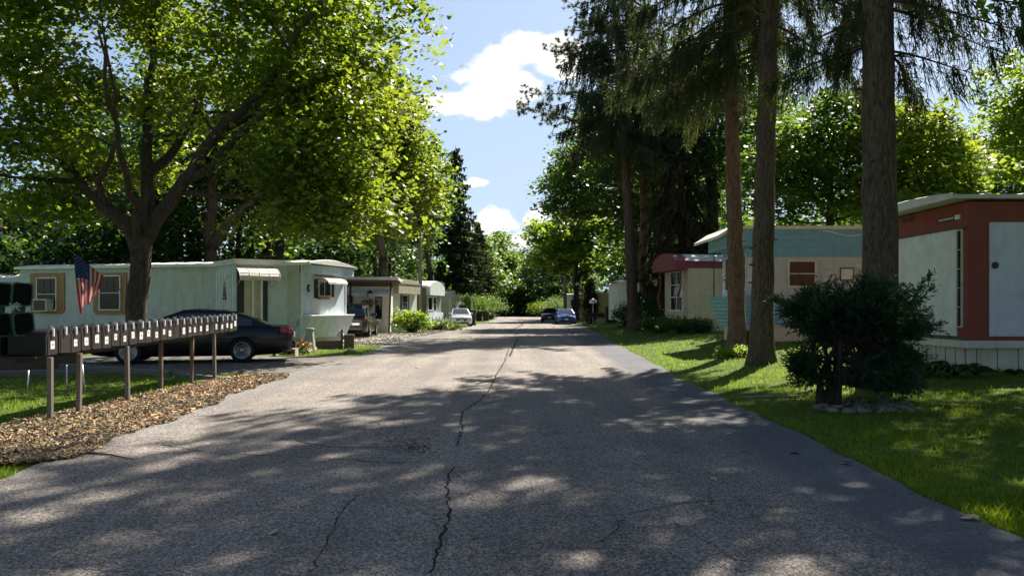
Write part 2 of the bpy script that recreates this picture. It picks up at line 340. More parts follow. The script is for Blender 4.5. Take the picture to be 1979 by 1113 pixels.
def road_mat():
    m, nt, b = new_mat('worn asphalt'); v = coord(nt)
    n1 = noise(nt, v, 0.45, 6, 0.65); n2 = noise(nt, v, 95, 3, 0.75)
    vo = nt.nodes.new('ShaderNodeTexVoronoi'); vo.inputs['Scale'].default_value = 75; nt.links.new(v, vo.inputs[0])
    base = ramp(nt, n1, [(0.25, (0.14, 0.126, 0.114)), (0.5, (0.20, 0.176, 0.154)), (0.75, (0.245, 0.212, 0.18))])
    lane = noise(nt, coord(nt, (1, 0.045, 1)), 1.3, 4, 0.55); base = mix(nt, 1.0, base, ramp(nt, lane, [(0.38, (0.78, 0.78, 0.79)), (0.6, (1.06, 1.05, 1.04))]), 'MULTIPLY')
    # newer blacktop along the right edge and in a strip on the left
    sx = nt.nodes.new('ShaderNodeSeparateXYZ'); nt.links.new(v, sx.inputs[0])
    wob = noise(nt, coord(nt, (0.6, 0.25, 1)), 1.1, 5, 0.6)
    def mth(op, a, b_=None, clamp=False):
        n = nt.nodes.new('ShaderNodeMath'); n.operation = op; n.use_clamp = clamp
        for i, q in enumerate((a, b_)):
            if q is None: continue
            if isinstance(q, (int, float)): n.inputs[i].default_value = q
            else: nt.links.new(q, n.inputs[i])
        return n.outputs[0]
    xr = mth('ADD', sx.outputs[0], mth('MULTIPLY', mth('SUBTRACT', wob, 0.5), 1.3))
    fr = nt.nodes.new('ShaderNodeMapRange'); fr.inputs['From Min'].default_value = 2.0; fr.inputs['From Max'].default_value = 2.5
    nt.links.new(mth('SUBTRACT', xr, mth('MULTIPLY', sx.outputs[1], 0.02)), fr.inputs[0])
    far = nt.nodes.new('ShaderNodeMapRange'); far.inputs['From Min'].default_value = 46; far.inputs['From Max'].default_value = 60; far.inputs['To Min'].default_value = 1; far.inputs['To Max'].default_value = 0.0
    nt.links.new(sx.outputs[1], far.inputs[0])
    fac = mth('MULTIPLY', fr.outputs[0], far.outputs[0])
    base = mix(nt, fac, base, ramp(nt, n1, [(0.3, (0.075, 0.076, 0.084)), (0.7, (0.115, 0.114, 0.12))]))
    fl = nt.nodes.new('ShaderNodeMapRange'); fl.inputs['From Min'].default_value = -4.1; fl.inputs['From Max'].default_value = -4.5; nt.links.new(xr, fl.inputs[0])
    base = mix(nt, mth('MULTIPLY', fl.outputs[0], 0.45), base, (0.13, 0.13, 0.135))
    # stains and old repairs
    n3 = noise(nt, coord(nt, (1, 0.6, 1), loc=(4, 2, 0)), 1.5, 6, 0.65, 0.6)
    base = mix(nt, ramp(nt, n3, [(0.58, (0, 0, 0)), (0.72, (0.5, 0.5, 0.5))]), base, (0.09, 0.088, 0.085))
    sp = ramp(nt, mix(nt, 0.55, n2, vo.outputs['Color']), [(0.25, (0.25,) * 3), (0.5, (0.9,) * 3), (0.74, (2.1,) * 3)])
    soft = nt.nodes.new('ShaderNodeMapRange'); soft.inputs['From Min'].default_value = 0; soft.inputs['From Max'].default_value = 1; nt.links.new(fac, soft.inputs[0]); soft.inputs['To Min'].default_value = 1.0; soft.inputs['To Max'].default_value = 0.45
    base = mix(nt, soft.outputs[0], base, mix(nt, 1.0, base, sp, 'MULTIPLY'))
    # hairline cracks
    cn = nt.nodes.new('ShaderNodeTexNoise'); cn.inputs['Scale'].default_value = 0.9; cn.inputs['Detail'].default_value = 5; nt.links.new(v, cn.inputs[0])
    sc_ = nt.nodes.new('ShaderNodeVectorMath'); sc_.operation = 'SCALE'; sc_.inputs['Scale'].default_value = 1.6; nt.links.new(cn.outputs['Color'], sc_.inputs[0])
    ad = nt.nodes.new('ShaderNodeVectorMath'); ad.operation = 'ADD'; nt.links.new(v, ad.inputs[0]); nt.links.new(sc_.outputs[0], ad.inputs[1])
    ve = nt.nodes.new('ShaderNodeTexVoronoi'); ve.feature = 'DISTANCE_TO_EDGE'; ve.inputs['Scale'].default_value = 0.33; nt.links.new(ad.outputs[0], ve.inputs[0])
    crack = ramp(nt, ve.outputs['Distance'], [(0.0, (1, 1, 1)), (0.0035, (0, 0, 0))])
    crk = mix(nt, 1.0, crack, ramp(nt, noise(nt, v, 0.7, 3), [(0.45, (0, 0, 0)), (0.55, (1, 1, 1))]), 'MULTIPLY')
    base = mix(nt, mth('MULTIPLY', crk, 0.85), base, (0.025, 0.025, 0.027))
    nt.links.new(base, b.inputs['Base Color']); b.inputs['Roughness'].default_value = 0.88; b.inputs['Specular IOR Level'].default_value = 0.3
    hh = mth('SUBTRACT', mix(nt, 0.5, n2, vo.outputs['Distance']), mth('MULTIPLY', crk, 1.0))
    bump(nt, b, hh, 0.7, 0.012); return m
M['road'] = road_mat()
M['crack'] = flat('crack fill', (0.028, 0.027, 0.027), 0.95, spec=0.1)

# ------------------------------------------------------------------ ground, road
def pl(pts):
    ys = np.array([p[1] for p in pts], float); xs = np.array([p[0] for p in pts], float)
    return lambda y: np.interp(y, ys, xs)
edgeR = pl([(3.25, -30), (3.25, 4.9), (3.33, 7), (3.45, 12), (3.58, 17), (3.8, 20.5), (4.3, 32), (5.0, 47), (5.6, 58), (6.1, 72), (6.4, 90), (6.2, 112), (7, 132), (40, 150)])
edgeL = pl([(-4.25, -30), (-4.3, 5), (-4.4, 6.6), (-4.64, 8.7), (-4.94, 13.1), (-5.12, 17.5), (-5.0, 20.5), (-4.7, 23.4), (-5.0, 29), (-5.3, 34), (-4.6, 44), (-3.7, 58), (-3.0, 74), (-2.4, 92), (-2.6, 112), (-7, 125), (-14, 140)])
def wob(y, a=0.04, s=0.0): return a * (np.sin(y * 3.1 + s) * 0.5 + np.sin(y * 7.3 + s * 2) * 0.3 + np.sin(y * 1.3 + s * 3) * 0.6)
def strip(name, lf, rf, ys, zo, mat, nx=12, kind='structure'):
    mb = MB()
    V = []
    for y in ys:
        a, b = float(lf(y)), float(rf(y))
        for i in range(nx + 1):
            x = a + (b - a) * i / nx; V.append((x, y, gzf(x, y) + zo))
    n = len(ys)
    Fc = [[j * (nx + 1) + i, j * (nx + 1) + i + 1, (j + 1) * (nx + 1) + i + 1, (j + 1) * (nx + 1) + i] for j in range(n - 1) for i in range(nx)]
    mb.add(V, Fc, True); o = mb.build(name, mat); o['kind'] = kind; return o

def terrain():
    xs = np.concatenate([np.array([-600, -300, -200, -120, -80, -60]), np.arange(-50, -8, 3), np.arange(-8, 3, 1.0), np.arange(3, 12, 0.35), np.arange(12, 50, 3), np.array([60, 90, 140, 220, 300, 600])])
    ys = np.concatenate([np.array([-500, -250, -100, -60, -30, -15]), np.arange(-8, 40, 1.0), np.arange(40, 150, 4), np.array([170, 200, 260, 400, 700])])
    XX, YY = np.meshgrid(xs, ys); ZZ = gz(XX, YY) - 0.0
    nx = len(xs); V = np.stack([XX, YY, ZZ], -1).reshape(-1, 3)
    Fc = [[j * nx + i, j * nx + i + 1, (j + 1) * nx + i + 1, (j + 1) * nx + i] for j in range(len(ys) - 1) for i in range(nx - 1)]
    mb = MB(); mb.add([tuple(v) for v in V], Fc, True); o = mb.build('lawn', M['lawn']); o['kind'] = 'structure'
terrain()
ysr = np.concatenate([np.arange(-20, 30, 0.25), np.arange(30, 146, 1.0)])
strip('road', lambda y: edgeL(y) + wob(y, 0.05, 1), lambda y: edgeR(y) + wob(y, 0.05, 5), ysr, 0.016, M['road'])
strip('driveway', lambda y: -26.0, lambda y: edgeL(y) + 0.03, np.arange(17.6, 24.2, 0.4), 0.008, M['driveway'], 20)
# gravel drive beside the second home and gravel verge running along the road
def gl(y): return np.interp(y, [30.5, 32, 34, 42, 44, 50, 60, 66], [-5.3, -9, -12, -12, -8.0, -6.0, -4.3, -3.6])
strip('gravel_drive', gl, lambda y: edgeL(y) + 0.1, np.arange(30.5, 66, 0.5), 0.008, M['gravel'], 20)
bedR = lambda y: np.minimum(edgeL(y) - 0.06, -3.9) - 0.75 * (1 - sstep((np.asarray(y, float) - 6.9) / 0.8)) + wob(y, 0.10, 2) - 0.02
bedL = lambda y: np.interp(y, [4.0, 6.5, 8, 9, 17], [-4.4, -5.2, -6.3, -6.35, -6.0]) + wob(y, 0.03, 4)
strip('mulch_bed', bedL, bedR, np.arange(6.3, 16.9, 0.15), 0.022, M['mulch_base'], 10)

# cracks in the asphalt, as thin dark fills lying on it
def crack(pts, w, seed):
    r = random.Random(seed); Pn = []
    g = [Vector((X(px, F * H0 / (py - HY)), F * H0 / (py - HY), 0)) for px, py in pts]
    for a, b in zip(g[:-1], g[1:]):
        n = max(2, int((b - a).length / 0.08))
        for i in range(n):
            t = i / n; d = (b - a).normalized(); q = Vector((-d.y, d.x, 0)); Pn.append((a.lerp(b, t) + q * r.uniform(-0.022, 0.022), q, w * r.uniform(0.35, 1.3)))
    V = []; Fc = []
    for p, q, ww in Pn: V += [(p + q * ww / 2 + Vector((0, 0, 0.0205))), (p - q * ww / 2 + Vector((0, 0, 0.0205)))]
    for i in range(len(Pn) - 1): Fc.append([2 * i, 2 * i + 1, 2 * i + 3, 2 * i + 2])
    return V, Fc
mb = MB()
for i, (pts, w) in enumerate([([(835, 1112), (850, 1060), (870, 1000), (862, 940), (880, 900)], 0.018), ([(884, 864), (892, 830), (893, 798), (925, 778), (945, 755), (960, 725), (975, 700), (983, 676)], 0.026),
        ([(600, 1112), (640, 1040), (652, 1000), (700, 955)], 0.010), ([(1070, 1002), (1200, 1000), (1330, 975), (1500, 966)], 0.009), ([(1212, 1003), (1185, 1030), (1160, 1062)], 0.010),
        ([(310, 862), (420, 880), (560, 884), (690, 893), (800, 898)], 0.014), ([(893, 798), (840, 800), (780, 806)], 0.015), ([(1000, 655), (985, 690)], 0.06), ([(540, 850), (640, 866), (760, 868)], 0.018),
        ([(1300, 1010), (1380, 1060), (1440, 1100)], 0.007), ([(985, 640), (1010, 628), (1000, 618)], 0.12), ([(930, 640), (960, 632)], 0.1)]):
    V, Fc = crack(pts, w, i); mb.add(V, Fc)
o = mb.build('road_crack', M['crack']); o['kind'] = 'structure'
# crumbled patch of asphalt
mb = MB(); r_ = random.Random(5)
for k in range(520):
    t = r_.gauss(0, 1); s = r_.gauss(0, 1)
    px = 765 + 42 * t; py = 845 + 17 * s + 0.12 * (px - 765)
    if r_.random() < 0.3: px = 800 + 22 * r_.gauss(0, 1); py = 868 + 7 * r_.gauss(0, 1)
    Yq = F * H0 / (py - HY); c = Vector((X(px, Yq), Yq, 0.0205)); s_ = r_.uniform(0.005, 0.02); a0 = r_.uniform(0, 6.28); n = r_.choice((4, 5, 6))
    vs = [c + Vector((math.cos(a0 + 6.283 * i / n) * s_ * r_.uniform(0.6, 1.5), math.sin(a0 + 6.283 * i / n) * s_ * r_.uniform(0.5, 1.2), 0.00012 * k * 0.05)) for i in range(n)]
    mb.add(vs, [list(range(n))])
o = mb.build('road_patch', M['crack']); o['kind'] = 'structure'

# ------------------------------------------------------------------ grass, chips
M['grass'] = leaf_mat('grass blades', (0.07, 0.135, 0.013), tc_=(0.46, 0.60, 0.02), trans=0.5, gloss=0.4)
def in_road(x, y): return (x > edgeL(y) + wob(y, 0.05, 1) - 0.02) & (x < edgeR(y) + wob(y, 0.05, 5) + 0.03)
def in_bed(x, y): return (y > 6.3) & (y < 16.9) & (x > bedL(y)) & (x < bedR(y) + 0.05)
def in_drive(x, y): return ((y > 17.4) & (y < 24.0) & (x < -4.5)) | ((y > 30.5) & (y < 66) & (x > gl(y)) & (x < 0))
def grass(n, xr, yr, hmin, hmax, w, power=2.0, ragged=False):
    g = np.random.default_rng(int(n + yr[0] * 10))
    # density falls with the distance
    u = g.uniform(0, 1, n); a, b = yr
    y = 1.0 / (1 / a + (1 / b - 1 / a) * u) if power == 2 else a + (b - a) * u
    half = 0.70 * y + 1.0
    x = g.uniform(-1, 1, n) * half
    k = (x > xr[0]) & (x < xr[1]) & ~in_road(x, y) & ~in_bed(x, y) & ~in_drive(x, y)
    x = x[k]; y = y[k]; n = len(x)
    z = gz(x, y)
    tuft = 0.5 + 0.5 * np.sin(x * 2.3 + np.sin(y * 1.7) * 2) * np.sin(y * 2.9 + np.sin(x * 1.1) * 2)
    h = (hmin + (hmax - hmin) * g.uniform(0, 1, n) ** 1.6) * (0.65 + 0.6 * tuft); ww = w * np.clip(y / 8.0, 0.8, 6) * g.uniform(0.7, 1.3, n)
    h = h * np.clip(0.9 + y / 60, 0.9, 1.8)
    an = g.uniform(0, 6.283, n); le = g.normal(size=(n, 2)) * 0.35 * h[:, None]
    dxy = np.stack([np.cos(an), np.sin(an)], 1) * ww[:, None] / 2
    base = np.stack([x, y, z - 0.01], 1)
    V = np.zeros((n, 4, 3)); V[:, 0] = base; V[:, 0, :2] -= dxy; V[:, 1] = base; V[:, 1, :2] += dxy
    V[:, 2] = base; V[:, 2, :2] += le * 0.45 + dxy * 0.7; V[:, 2, 2] += h * 0.6; V[:, 3] = base; V[:, 3, :2] += le; V[:, 3, 2] += h
    return V.reshape(-1, 3)
V = np.concatenate([grass(330000, (2.5, 60), (3.6, 70), 0.025, 0.085, 0.0075), grass(230000, (-60, -3.5), (5.5, 60), 0.025, 0.085, 0.0075)])
o = link('grass', np_faces('grass', V, 4, M['grass'])); o['kind'] = 'stuff'; lab(o, 'short green lawn grass growing on both sides of the road', 'grass')
# mulch chips
def chips(n, name, mat, region, smin, smax, seed, hz=0.02):
    g = np.random.default_rng(seed); x, y = region(n, g); n = len(x)
    c = np.stack([x, y, gz(x, y) + 0.03 + g.uniform(0, hz, n)], 1)
    L = smin + (smax - smin) * g.uniform(0, 1, n) ** 1.7; W = L * g.uniform(0.18, 0.5, n)
    nr = unit(g.normal(size=(n, 3)) * 0.6 + np.array([0, 0, 1.0])); t = g.normal(size=(n, 3)); t = unit(t - nr * (t * nr).sum(1)[:, None]); b = np.cross(nr, t)
    th = 0.004 + g.uniform(0, 0.005, n)
    q = []
    for sx_, sy_ in ((-1, -1), (1, -0.8), (0.9, 1), (-0.8, 0.9)): q.append(c + t * (L * sx_ / 2)[:, None] + b * (W * sy_ / 2)[:, None])
    top = [p + nr * th[:, None] for p in q]
    fcs = [top[0], top[1], top[2], top[3]]
    for i in range(4): j = (i + 1) % 4; fcs += [q[i], q[j], top[j], top[i]]
    V = np.stack(fcs, 1).reshape(-1, 3)
    return link(name, np_faces(name, V, 4, mat))
M['chip'] = leaf_mat('wood chips', (0.36, 0.26, 0.18), var=0.8, trans=0.02, gloss=0.85)
def bedreg(n, g):
    u = g.uniform(0, 1, n * 2); y = 1 / (1 / 6.4 + (1 / 16.8 - 1 / 6.4) * u); a = bedL(y) - 0.05; b = bedR(y) + 0.30
    t = g.uniform(0, 1, n * 2); x = a + (b - a) * (1 - t ** 0.9); return x[:n], y[:n]
o = chips(30000, 'wood_chips', M['chip'], bedreg, 0.015, 0.10, 3, 0.03); lab(o, 'pale brown wood chip mulch spread under the row of mailboxes', 'mulch', kind='stuff')
M['pebble'] = leaf_mat('gravel stones', (0.34, 0.31, 0.27), var=0.45, trans=0.0, gloss=0.85)
def gravreg(n, g):
    y = g.uniform(30.6, 62, n * 2); x = gl(y) + (edgeL(y) + 0.2 - gl(y)) * g.uniform(0, 1, n * 2); return x[:n], y[:n]
o = chips(9000, 'gravel_stones', M['pebble'], gravreg, 0.04, 0.12, 4); lab(o, 'loose grey gravel on the drive beside the second home', 'gravel', kind='stuff')

# ------------------------------------------------------------------ trees
def curve_pts(a, b, bend, n, g):
    a = np.array(a, float); b = np.array(b, float); d = b - a; L = np.linalg.norm(d)
    m = (a + b) / 2 + g.normal(size=3) * bend * L + np.array([0, 0, bend * L * 0.5])
    t = np.linspace(0, 1, n)[:, None]
    return (1 - t) ** 2 * a + 2 * t * (1 - t) * m + t ** 2 * b
def trunk_profile(mb, base, top, r0, r1, g, flare=1.35, wobble=0.06, n=10, sides=12, jit=0.04):
    base = np.array(base, float); top = np.array(top, float); pts = []; rs = []
    for i in range(n + 1):
        t = i / n; p = base + (top - base) * t + np.array([g.normal() * wobble, g.normal() * wobble, 0]) * (0 if i == 0 else 1)
        pts.append(p); rs.append((r0 + (r1 - r0) * t))
    h = np.linalg.norm(top - base)
    pts2 = [base - np.array([0, 0, 0.3]), base, base + (pts[1] - base) * min(0.25, 0.35 / (h / n)), base + (pts[1] - base) * min(0.6, 0.9 / (h / n))] + pts[1:]
    rs2 = [r0 * flare * 1.15, r0 * flare, r0 * (1 + (flare - 1) * 0.45), r0 * (1 + (flare - 1) * 0.12)] + rs[1:]
    mb.tube(pts2, rs2, sides, jit=jit); return pts2
def deciduous(name, label, base, H, cc, cr, tr, leaf, bark, size, nl=22, cpl=9, lpc=70, shape=RHOMB, limbs=None, seed=1, group=None, cat='tree', lobe=0.42, cl=0.09, fork=0.35, extra=None, kindobj=None, flatz=0.55, minz=-0.75, trim=None, zmin=1.6):
    g = np.random.default_rng(seed)
    bx, by = base[0], base[1]; bz = gzf(bx, by)
    cc = np.array(cc, float); cr = np.array(cr, float)
    t = empty(name, (bx, by, bz), 0, label, cat, group)
    off = np.array([bx, by, bz])
    mb = MB(); nodes = []
    if limbs is None:
        top = np.array([cc[0] * 0.8 + bx * 0.2, cc[1] * 0.8 + by * 0.2, cc[2] + cr[2] * 0.35]); fk = np.array([bx + (cc[0] - bx) * 0.25, by, bz + fork * H])
        trunk_profile(mb, np.array([bx, by, bz]) - off, fk - off, tr, tr * 0.72, g, n=5)
        mid = curve_pts(fk, top, 0.04, 7, g); mb.tube([p - off for p in mid], list(np.linspace(tr * 0.7, tr * 0.12, 7)), 8, jit=0.04); nodes += [(p, tr * (0.6 - 0.07 * i)) for i, p in enumerate(mid[:-1])]
    else:
        for pts, r0, r1 in limbs:
            pts = [np.array(p, float) for p in pts]
            # refine with a little wobble
            Q = []
            for a, b in zip(pts[:-1], pts[1:]):
                for k in range(3): Q.append(a + (b - a) * k / 3 + g.normal(size=3) * 0.02 * np.linalg.norm(b - a))
            Q.append(pts[-1]); rr = list(np.linspace(r0, r1, len(Q))); mb.tube([q - off for q in Q], rr, 10, jit=0.06); nodes += list(zip(Q, rr))
    # lobes on the crown
    lobes = []
    for k in range(nl):
        ph = k * 2.39996 + g.uniform(-0.3, 0.3); zz = minz + (1 - minz) * (k + 0.5) / nl; rr_ = math.sqrt(max(0.05, 1 - zz * zz)); f = g.uniform(0.55, 0.82)
        lobes.append((cc + cr * np.array([math.cos(ph) * rr_ * f, math.sin(ph) * rr_ * f, zz * f]), g.uniform(0.75, 1.25) * lobe))
    for k in range(max(2, nl // 5)): lobes.append((cc + cr * g.normal(size=3) * 0.28, lobe))
    if extra: lobes += [(np.array(c, float), s / np.mean(cr)) for c, s in extra]
    C = []
    for c, s in lobes:
        if trim is not None and not trim(c): continue
        nd = min(nodes, key=lambda q: np.linalg.norm(q[0] - c) + (0.8 * max(0, q[0][2] - c[2])))
        L = np.linalg.norm(nd[0] - c)
        mp_ = curve_pts(nd[0], c, 0.08, 6, g); r0 = min(nd[1] * 0.6, 0.02 + 0.016 * L); mb.tube([p - off for p in mp_], list(np.linspace(r0, max(0.008, r0 * 0.3), 6)), 6, caps=False)
        sr = s * cr
        for q in range(cpl):
            d = unit(g.normal(size=3)); d[2] = d[2] * 0.8 + 0.15; p = c + d * sr * g.uniform(0.45, 1.05) * np.array([1, 1, 0.8])
            if p[2] < bz + 1.2: continue
            if q % 2 == 0:
                mb.tube([x - off for x in curve_pts(mp_[3 if q % 4 else 5], p, 0.1, 4, g)], [r0 * 0.35, r0 * 0.22, r0 * 0.15, 0.004], 4, caps=False)
            n = int(lpc * g.uniform(0.6, 1.4)); w = cl * np.mean(cr) * g.uniform(0.7, 1.3)
            out = unit((p - c) * np.array([1, 1, 0.3]))
            pp = np.clip(g.normal(size=(n, 3)), -1.7, 1.7) * np.array([w, w, w * flatz]); pp += out * g.uniform(-0.5, 1.6, n)[:, None] * w; pp[:, 2] -= (np.linalg.norm(pp[:, :2], axis=1)) * 0.25
            C.append(p + pp)
    C = np.concatenate(C); C = C[C[:, 2] > bz + zmin + 0.5 * np.sin(C[:, 0] * 1.9) * np.sin(C[:, 1] * 1.3)]
    mb.build('trunk', M[bark], t)
    link('crown', np_faces('crown', leaf_cloud(C - off, size, shape, g=g), len(shape), M[leaf]), t)
    return t

def conifer(name, label, base, H, z0, Rm, tr, leaf='needle', bark='bark_spruce', seed=1, group=None, whorl=0.55, nb=6, twl=0.55, step=0.16, W=0.05, top_r=None, lean=(0, 0), droop=0.35, stubs=0, shape_pow=0.75, side=0.5, tip_up=0.25, far=False, cat='tree', sides=14, zfine=99.0, rl=0.75, front=0.0):
    g = np.random.default_rng(seed); bx, by = base; bz = gzf(bx, by); off = np.array([bx, by, bz])
    t = empty(name, (bx, by, bz), 0, label, cat, group); mb = MB()
    top = np.array([lean[0], lean[1], H])
    def axis(z):
        z = max(z, 0.0)
        return np.array([lean[0] * (z / H) ** 1.3, lean[1] * (z / H) ** 1.3, z])
    n = 18 if far else 70; pts = [np.array([0, 0, -0.3]), np.array([0, 0, 0.0]), np.array([0, 0, 0.25]), np.array([0, 0, 0.7])]; rs = [tr * 1.55, tr * 1.45, tr * 1.2, tr * 1.05]
    for i in range(1, n + 1):
        z = 0.9 + (H - 0.9) * (i / n); pts.append(axis(z) + np.array([g.normal(), g.normal(), 0]) * (0.03 if far else 0.008)); rs.append(max(0.02, tr * (1 - 0.97 * (z / H) ** 1.15)))
    mb.tube(pts, rs, sides if far else 22, jit=0.055)
    for k in range(stubs):
        z = g.uniform(1.8, z0 + 1); a = g.uniform(0, 6.283); r = tr * (1 - z / H); p = axis(z); d = np.array([math.cos(a), math.sin(a), g.uniform(-0.2, 0.3)])
        mb.tube([p + d * r * 0.7, p + d * (r + g.uniform(0.03, 0.14))], [0.035, 0.022], 6)
    A = []; D = []; L = []; WW = []
    z = z0
    while z < H - 0.3:
        f = (z - z0) / (H - z0); Rz = Rm * max(0.06, (1 - f) ** shape_pow) * (rl + (1 - rl) * min(1, f * 5))
        for k in range(nb if z < zfine else nb - 1):
            a = g.uniform(0, 6.283); Lb = Rz * g.uniform(0.65, 1.1); d = np.array([math.cos(a), math.sin(a), 0.0])
            if z < z0 + front and (-d[0] * bx - d[1] * by) / math.hypot(bx, by) > 0.35: continue   # boughs shed on the road side
            p0 = axis(z + g.uniform(-0.2, 0.2))
            s = np.linspace(0, 1, 8)[:, None]
            zz = (0.12 * s - droop * 2.2 * s ** 1.6 + tip_up * s ** 3.5) * Lb * 0.6
            B = p0 + d * s * Lb + np.array([0, 0, 1.0]) * zz
            B[:, :2] += g.normal(size=(1, 2)) * 0.05
            mb.tube([b for b in B], list(np.linspace(min(0.05, 0.012 + 0.012 * Lb), 0.006, 8)), 5 if not far else 3, caps=False)
            m = max(3, int(Lb / (step if z < zfine else step * 2.2))); sp = g.uniform(0.12, 1.0, m) ** 0.85
            ip = sp * 7; i0 = np.minimum(ip.astype(int), 6); fr = (ip - i0)[:, None]; Q = B[i0] * (1 - fr) + B[i0 + 1] * fr
            perp = np.array([-d[1], d[0], 0]); sgn = g.choice([-1, 1], m)
            # side twigs, then needles hanging in curtains from them
            sl = side * Lb * 0.35 * (1.15 - sp) * g.uniform(0.3, 1.0, m)
            E = Q + (perp * (sgn * sl)[:, None]) + d * (sl * 0.5)[:, None]; E[:, 2] -= sl * 0.25
            seg = E - Q; ln = np.linalg.norm(seg, axis=1) + 1e-6
            A.append(Q); D.append(seg / ln[:, None]); L.append(ln * 1.1 + 0.1); WW.append(np.full(m, W * 1.3 * (1.0 if z < zfine else 1.7)))
            for rep in range(3 if not far else 2):
                tt = g.uniform(0, 1, m)[:, None]; S = Q + (E - Q) * tt
                dn = np.stack([g.normal(size=m) * 0.12, g.normal(size=m) * 0.12, -np.ones(m)], 1) + d * 0.25; dn = unit(dn)
                A.append(S); D.append(dn); L.append(twl * g.uniform(0.35, 1.3, m) * (0.6 + 0.4 * (1 - sp))); WW.append(W * g.uniform(0.7, 1.5, m) * (1.0 if z < zfine else 1.6))
            A.append(B[-1:]); D.append(unit(B[-1:] - B[-2:-1])); L.append(np.array([0.25])); WW.append(np.array([W * 1.5]))
        z += whorl * g.uniform(0.7, 1.3)
    A = np.concatenate(A); D = np.concatenate(D); L = np.concatenate(L); WW = np.concatenate(WW)
    # break each twig into ragged tufts
    parts = [spindles(A, D, L, WW, g), spindles(A, D, L * 0.8, WW * 0.9, g)] if far else [spindles(A, D, L, WW * 0.45, g)]
    if not far:
        for rep in range(8):
            s = g.uniform(0.0, 0.85, len(A)); S = A + D * (L * s)[:, None]; S = S + g.normal(size=S.shape) * 0.02; dd = unit(D + g.normal(size=D.shape) * 0.5)
            parts.append(spindles(S, dd, np.minimum(0.17, L * 0.4) * g.uniform(0.6, 1.3, len(A)), WW * 0.5, g))
    mb.build('trunk', M[bark], t)
    link('crown', np_faces('crown', np.concatenate(parts), 6, M[leaf]), t)
    return t

# --- left: the big maple behind the mailboxes
YM = 24.0
def pm(px, py, dy=0.0): y = YM + dy; return [X(px, y), y, Z(py, y)]
bxm, bym = X(268, YM), YM
limbs = [([[bxm, bym, -0.3], [bxm, bym, 0.0], [bxm, bym, 0.5], pm(268, 560), pm(272, 500), pm(278, 455)], 0.33, 0.29),
         ([pm(272, 490), pm(250, 440), pm(205, 400), pm(150, 350, .3), pm(118, 305, .4), pm(85, 262, .6), pm(40, 190, 1), pm(0, 120, 1.5)], 0.26, 0.05),
         ([pm(150, 352, .3), pm(95, 348, .1), pm(45, 344, -.2), pm(-30, 335, -.6)], 0.09, 0.03),
         ([pm(208, 402), pm(190, 352, -.6), pm(205, 330, -1.2), pm(228, 262, -1.6), pm(220, 180, -2.2), pm(200, 60, -3)], 0.11, 0.03),
         ([pm(278, 460), pm(284, 400), pm(287, 330, .2), pm(284, 230, .6), pm(292, 120, .8), pm(300, 0, 1), pm(305, -120, 1)], 0.24, 0.06),
         ([pm(287, 335), pm(325, 305, .8), pm(362, 245, 1.4), pm(395, 165, 2), pm(440, 60, 2.6), pm(470, -40, 3)], 0.17, 0.04),
         ([pm(276, 470), pm(305, 420, -.1), pm(345, 370, -.3), pm(378, 315, -.5), pm(415, 258, -.8), pm(468, 212, -1.2), pm(500, 182, -1.5), pm(560, 100, -2.4), pm(620, 0, -3.4), pm(680, -90, -4)], 0.25, 0.05),
         ([pm(372, 345, -.4), pm(415, 318, -.8), pm(452, 268, -1.2), pm(505, 226, -1.8), pm(515, 218, -1.9)], 0.13, 0.10),
         ([pm(415, 258, -.8), pm(470, 235, -.4), pm(560, 205, .5), pm(660, 170, 1.2), pm(760, 120, 1.5)], 0.10, 0.03),
         ([pm(355, 372, -.3), pm(430, 378, -.6), pm(500, 386, -.9), pm(570, 396, -1.2), pm(625, 420, -1.6)], 0.10, 0.025),
         ([pm(470, 388, -.8), pm(560, 350, -1), pm(660, 320, -1), pm(740, 330, -1)], 0.05, 0.015),
         ([pm(460, 380, -.7), pm(468, 330, -1.3), pm(462, 280, -1.5)], 0.03, 0.015),
         ([pm(268, 480), pm(262, 400, -1), pm(240, 320, -3), pm(215, 200, -5), pm(190, 60, -6.5)], 0.14, 0.03)]
mc = [-10.6, 24.0, 9.2]
ex = [(pm(620, 330, -1.2), 1.5), (pm(540, 280, -1.5), 1.4), (pm(650, 400, -1.5), 1.1), (pm(700, 230, -1), 1.4), (pm(600, 180, -2), 1.6), (pm(720, 340, 0), 1.2), (pm(760, 90, -2), 1.3), (pm(700, 20, -3), 1.5),
      (pm(90, 300, 0), 1.4), (pm(20, 360, 0), 1.3), (pm(180, 300, -2), 1.3), (pm(350, 300, -1.5), 1.3), (pm(440, 330, -2), 1.1), (pm(300, 220, -2), 1.5), (pm(60, 230, -2), 1.3), (pm(230, 330, 1.5), 1.2),
      (pm(500, 130, -3), 1.6), (pm(400, 60, -3), 1.7), (pm(560, 350, -1.8), 1.1), (pm(760, 170, -1), 1.0), (pm(760, 20, -1), 1.2), (pm(640, 270, -2.5), 1.2), (pm(150, 120, -3), 1.5), (pm(300, 120, -4), 1.6),
      (pm(700, 420, 0), 0.9), (pm(330, 390, 1.2), 1.0), (pm(560, 430, -.5), 0.8), (pm(120, 400, 1), 1.0)]
deciduous('maple_tree', 'large spreading maple with forked dark limbs, flag fixed to its trunk behind the mailboxes', (bxm, bym), 15.5, mc, (8.0, 6.0, 5.4), 0.42, 'leaf_maple', 'bark_maple', 0.155, nl=50, cpl=10, lpc=100, shape=MAPLE, limbs=limbs, zmin=3.3, seed=11, extra=ex, lobe=0.23, cl=0.07, minz=-0.7, trim=lambda c: not (c[1] < 23.1 and c[2] < 10.2 and 60 < CX + F * c[0] / c[1] < 530) and CX + F * c[0] / c[1] < 705 and np.linalg.norm(np.cross(c - np.array([-13.0, 23.2, 2.5]), np.array([0.345, 0.574, 0.743]))) > 1.5)
